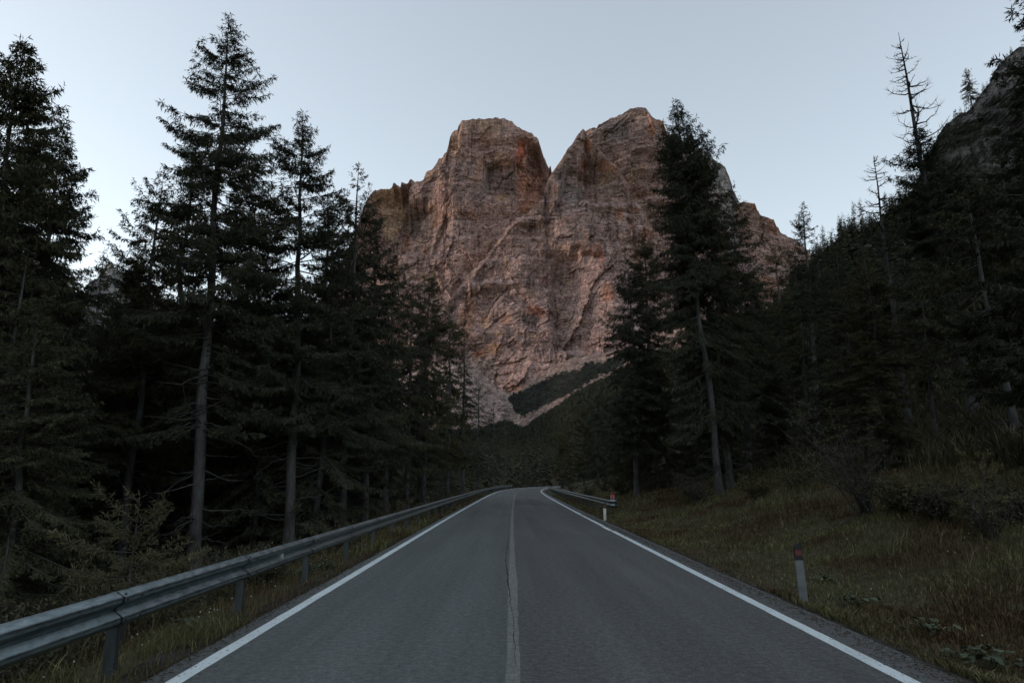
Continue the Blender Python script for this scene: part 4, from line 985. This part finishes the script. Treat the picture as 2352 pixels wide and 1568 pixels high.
def shrub(x, y, Hh, R, seed, lab, lean=0., mat=None, n=60, leaves=1.0, name='shrub', grp='shrubs at the forest edge'):
    rng = np.random.default_rng(seed); z = float(Hf(x, y)); e = empty(name, (x, y, z - .05)); tag(e, lab, 'shrub', grp)
    mb = MB(); k = 6; s = np.linspace(0, 1, k); a = rng.uniform(0, 6.283, n); r = R * rng.uniform(.2, 1, n); hh = Hh * rng.uniform(.35, 1.05, n)
    b0 = rng.normal(0, .07 * R, (n, 2))
    PP = np.stack([b0[:, :1] + (np.cos(a) * r)[:, None] * s ** 1.3 + lean * hh[:, None] * s, b0[:, 1:] + (np.sin(a) * r)[:, None] * s ** 1.3, hh[:, None] * s ** .85], -1)
    PP[:, 1:] += rng.normal(0, .02 * Hh, (n, k - 1, 3))
    mb.tubes(PP, np.repeat(.014 * (1.05 - s)[None], n, 0) * (.5 + Hh * .3), 3)
    m = n * 6; J = rng.integers(0, n, m); ii = rng.integers(2, k, m); B = PP[J, ii]; D = rng.normal(size=(m, 3)) * .6 + np.stack([np.cos(a[J]), np.sin(a[J]), np.ones(m)], 1) * .5
    D /= np.linalg.norm(D, axis=1, keepdims=True); tl = rng.uniform(.12, .35, m) * Hh * .6; uu = np.linspace(0, 1, 3)
    Q = B[:, None] + D[:, None] * (tl[:, None] * uu)[..., None]; mb.tubes(Q, np.full((m, 3), .004), 3); obj('stems', mb.mesh('stems', M_twig), e)
    m2 = int(n * 60 * leaves); J = rng.integers(0, m, m2); B = Q[J, 0] + (Q[J, 2] - Q[J, 0]) * rng.uniform(0, 1.1, m2)[:, None]
    mb = MB(); mb.blades(B, rng.normal(size=(m2, 3)) + D[J] * .5, rng.uniform(.04, .09, m2) * (1 + Hh * .15), .026, rng, cross=False); obj('leaves', mb.mesh('leaves', mat or M_shrub), e)
shrub(*[float(v) for v in (at(1985, 1090, 17)[0], 17)], 2.7, 1.3, 1, 'tall twiggy shrub leaning left on the right bank', -.35, n=40, leaves=.5)
shrub(float(at(2070, 1110, 16)[0]), 16, .8, .8, 2, 'low dark tangled shrub under the leaning twiggy one', -.1)
shrub(float(at(2260, 1120, 12)[0]), 12, .95, .5, 3, 'small bare-tipped shrub near the right edge of the bank', 0, n=26, leaves=.5)
shrub(float(at(1740, 1130, 25)[0]), 25, .9, .8, 4, 'bushy shrub at the foot of the two bare pale trunks', 0)
shrub(float(at(1830, 1110, 24)[0]), 24, .9, .9, 5, 'dark shrub between the pale trunks and the leaning twiggy shrub', 0)
shrub(float(at(2160, 1090, 15)[0]), 15, .8, .7, 6, 'round shrub behind the small bare-tipped one', 0)
shrub(float(at(2330, 1080, 13)[0]), 13, .8, .8, 7, 'shrub cut by the right frame edge above the grass', 0)
shrub(float(at(1600, 1130, 30)[0]), 30, 1.3, 1.4, 8, 'low shrub left of the big spruce trunk', 0)
for i, (px, yy, hh) in enumerate([(1352, 58, 1.3), (1388, 62, 2.0), (1430, 50, 1.5), (1500, 45, 1.6), (1312, 80, 1.6), (1292, 108, 1.8), (1225, 175, 3), (1195, 185, 3), (1160, 190, 3.4)]):
    shrub(float(at(px, 1110, yy)[0]), yy, hh, hh * .9, 20 + i, 'olive bush, %s from left in the low thicket behind the right guardrail' % {1160: 'first', 1195: 'second', 1225: 'third', 1292: 'fourth', 1312: 'fifth', 1352: 'sixth', 1388: 'seventh', 1430: 'eighth', 1500: 'ninth'}[px], 0, n=40, leaves=.8, grp='bushes of the thicket behind the right guardrail', mat=M_shrub)
for i, (px, yy, hh, lb) in enumerate([(520, 15.5, 1.0, 'brown bush behind the left guardrail right of the pale trunk'), (600, 13.5, .8, 'low brush behind the second visible guardrail post'), (130, 9.5, 1.1, 'dark brush behind the guardrail near the left edge'), (385, 12, .9, 'brush at the foot of the young larch'), (900, 30, 1.2, 'bush behind the middle of the left guardrail'), (780, 20, 1.0, 'bush behind the fourth guardrail post on the left'), (1010, 48, 1.6, 'bush behind the far part of the left guardrail'), (30, 8, .8, 'brush under the guardrail at the left frame edge')]):
    shrub(float(at(px, 1300, yy)[0]), yy, hh, hh * 1.1, 40 + i, lb, 0, n=46, grp='brush behind the left guardrail')

# young conifers
def sapling(tip, y, base, R, seed, label, mat, name='larch_sapling', gap=.1, hang=.05, hb=.3, dens=1.0):
    tx, tz = map(float, at(tip[0], tip[1], y)); bx = float(at(base, 1300, y)[0]); H = tz - float(Hf(bx, y))
    e = empty(name, (bx, y, float(Hf(bx, y)))); e.rotation_euler = (0, (tx - bx) / H, 0); tag(e, label, 'young tree', 'young conifers at the forest edge')
    obj('trunk', trunk_mesh(H, H * .012, seed, sides=6), e)
    obj('crown', spruce_mesh(H, hb, R, seed, q=.75 if y < 25 else 1.3, mat=mat, gap=gap, hang=hang, prof=.7, droop=.12, lift=.35, e_low=.15, e_top=.8, dens=dens * (1.0 if H < 5 else 1), width=.016 if y < 25 else .04, blen=.13), e)
sapling((322, 1140), 11.2, 300, 1.15, 71, 'young pale-green larch behind the left guardrail', M_sap)
sapling((1345, 925), 95, 1345, 3.0, 72, 'light olive young larch rising behind the right guardrail', M_larch, name='larch_tree', hb=.5)
sapling((1295, 985), 120, 1295, 2.8, 73, 'smaller olive larch left of the light one behind the right guardrail', M_larch, name='larch_tree', hb=.5)
sapling((1398, 900), 80, 1398, 2.6, 74, 'olive larch right of the light one behind the right guardrail', M_larch, name='larch_tree', hb=.5)
sapling((1450, 960), 50, 1450, 2.4, 75, 'dark young spruce behind the start of the right guardrail', M_spruce, name='young_spruce', hb=.4, hang=.4)
sapling((2258, 1045), 12.5, 2265, .5, 76, 'knee-high pale spruce sapling on the right bank near the edge', M_sap, name='spruce_sapling', hb=.1)
print('OBJECTS', len(bpy.data.objects), 'FACES', sum(len(m.polygons) for m in bpy.data.meshes))
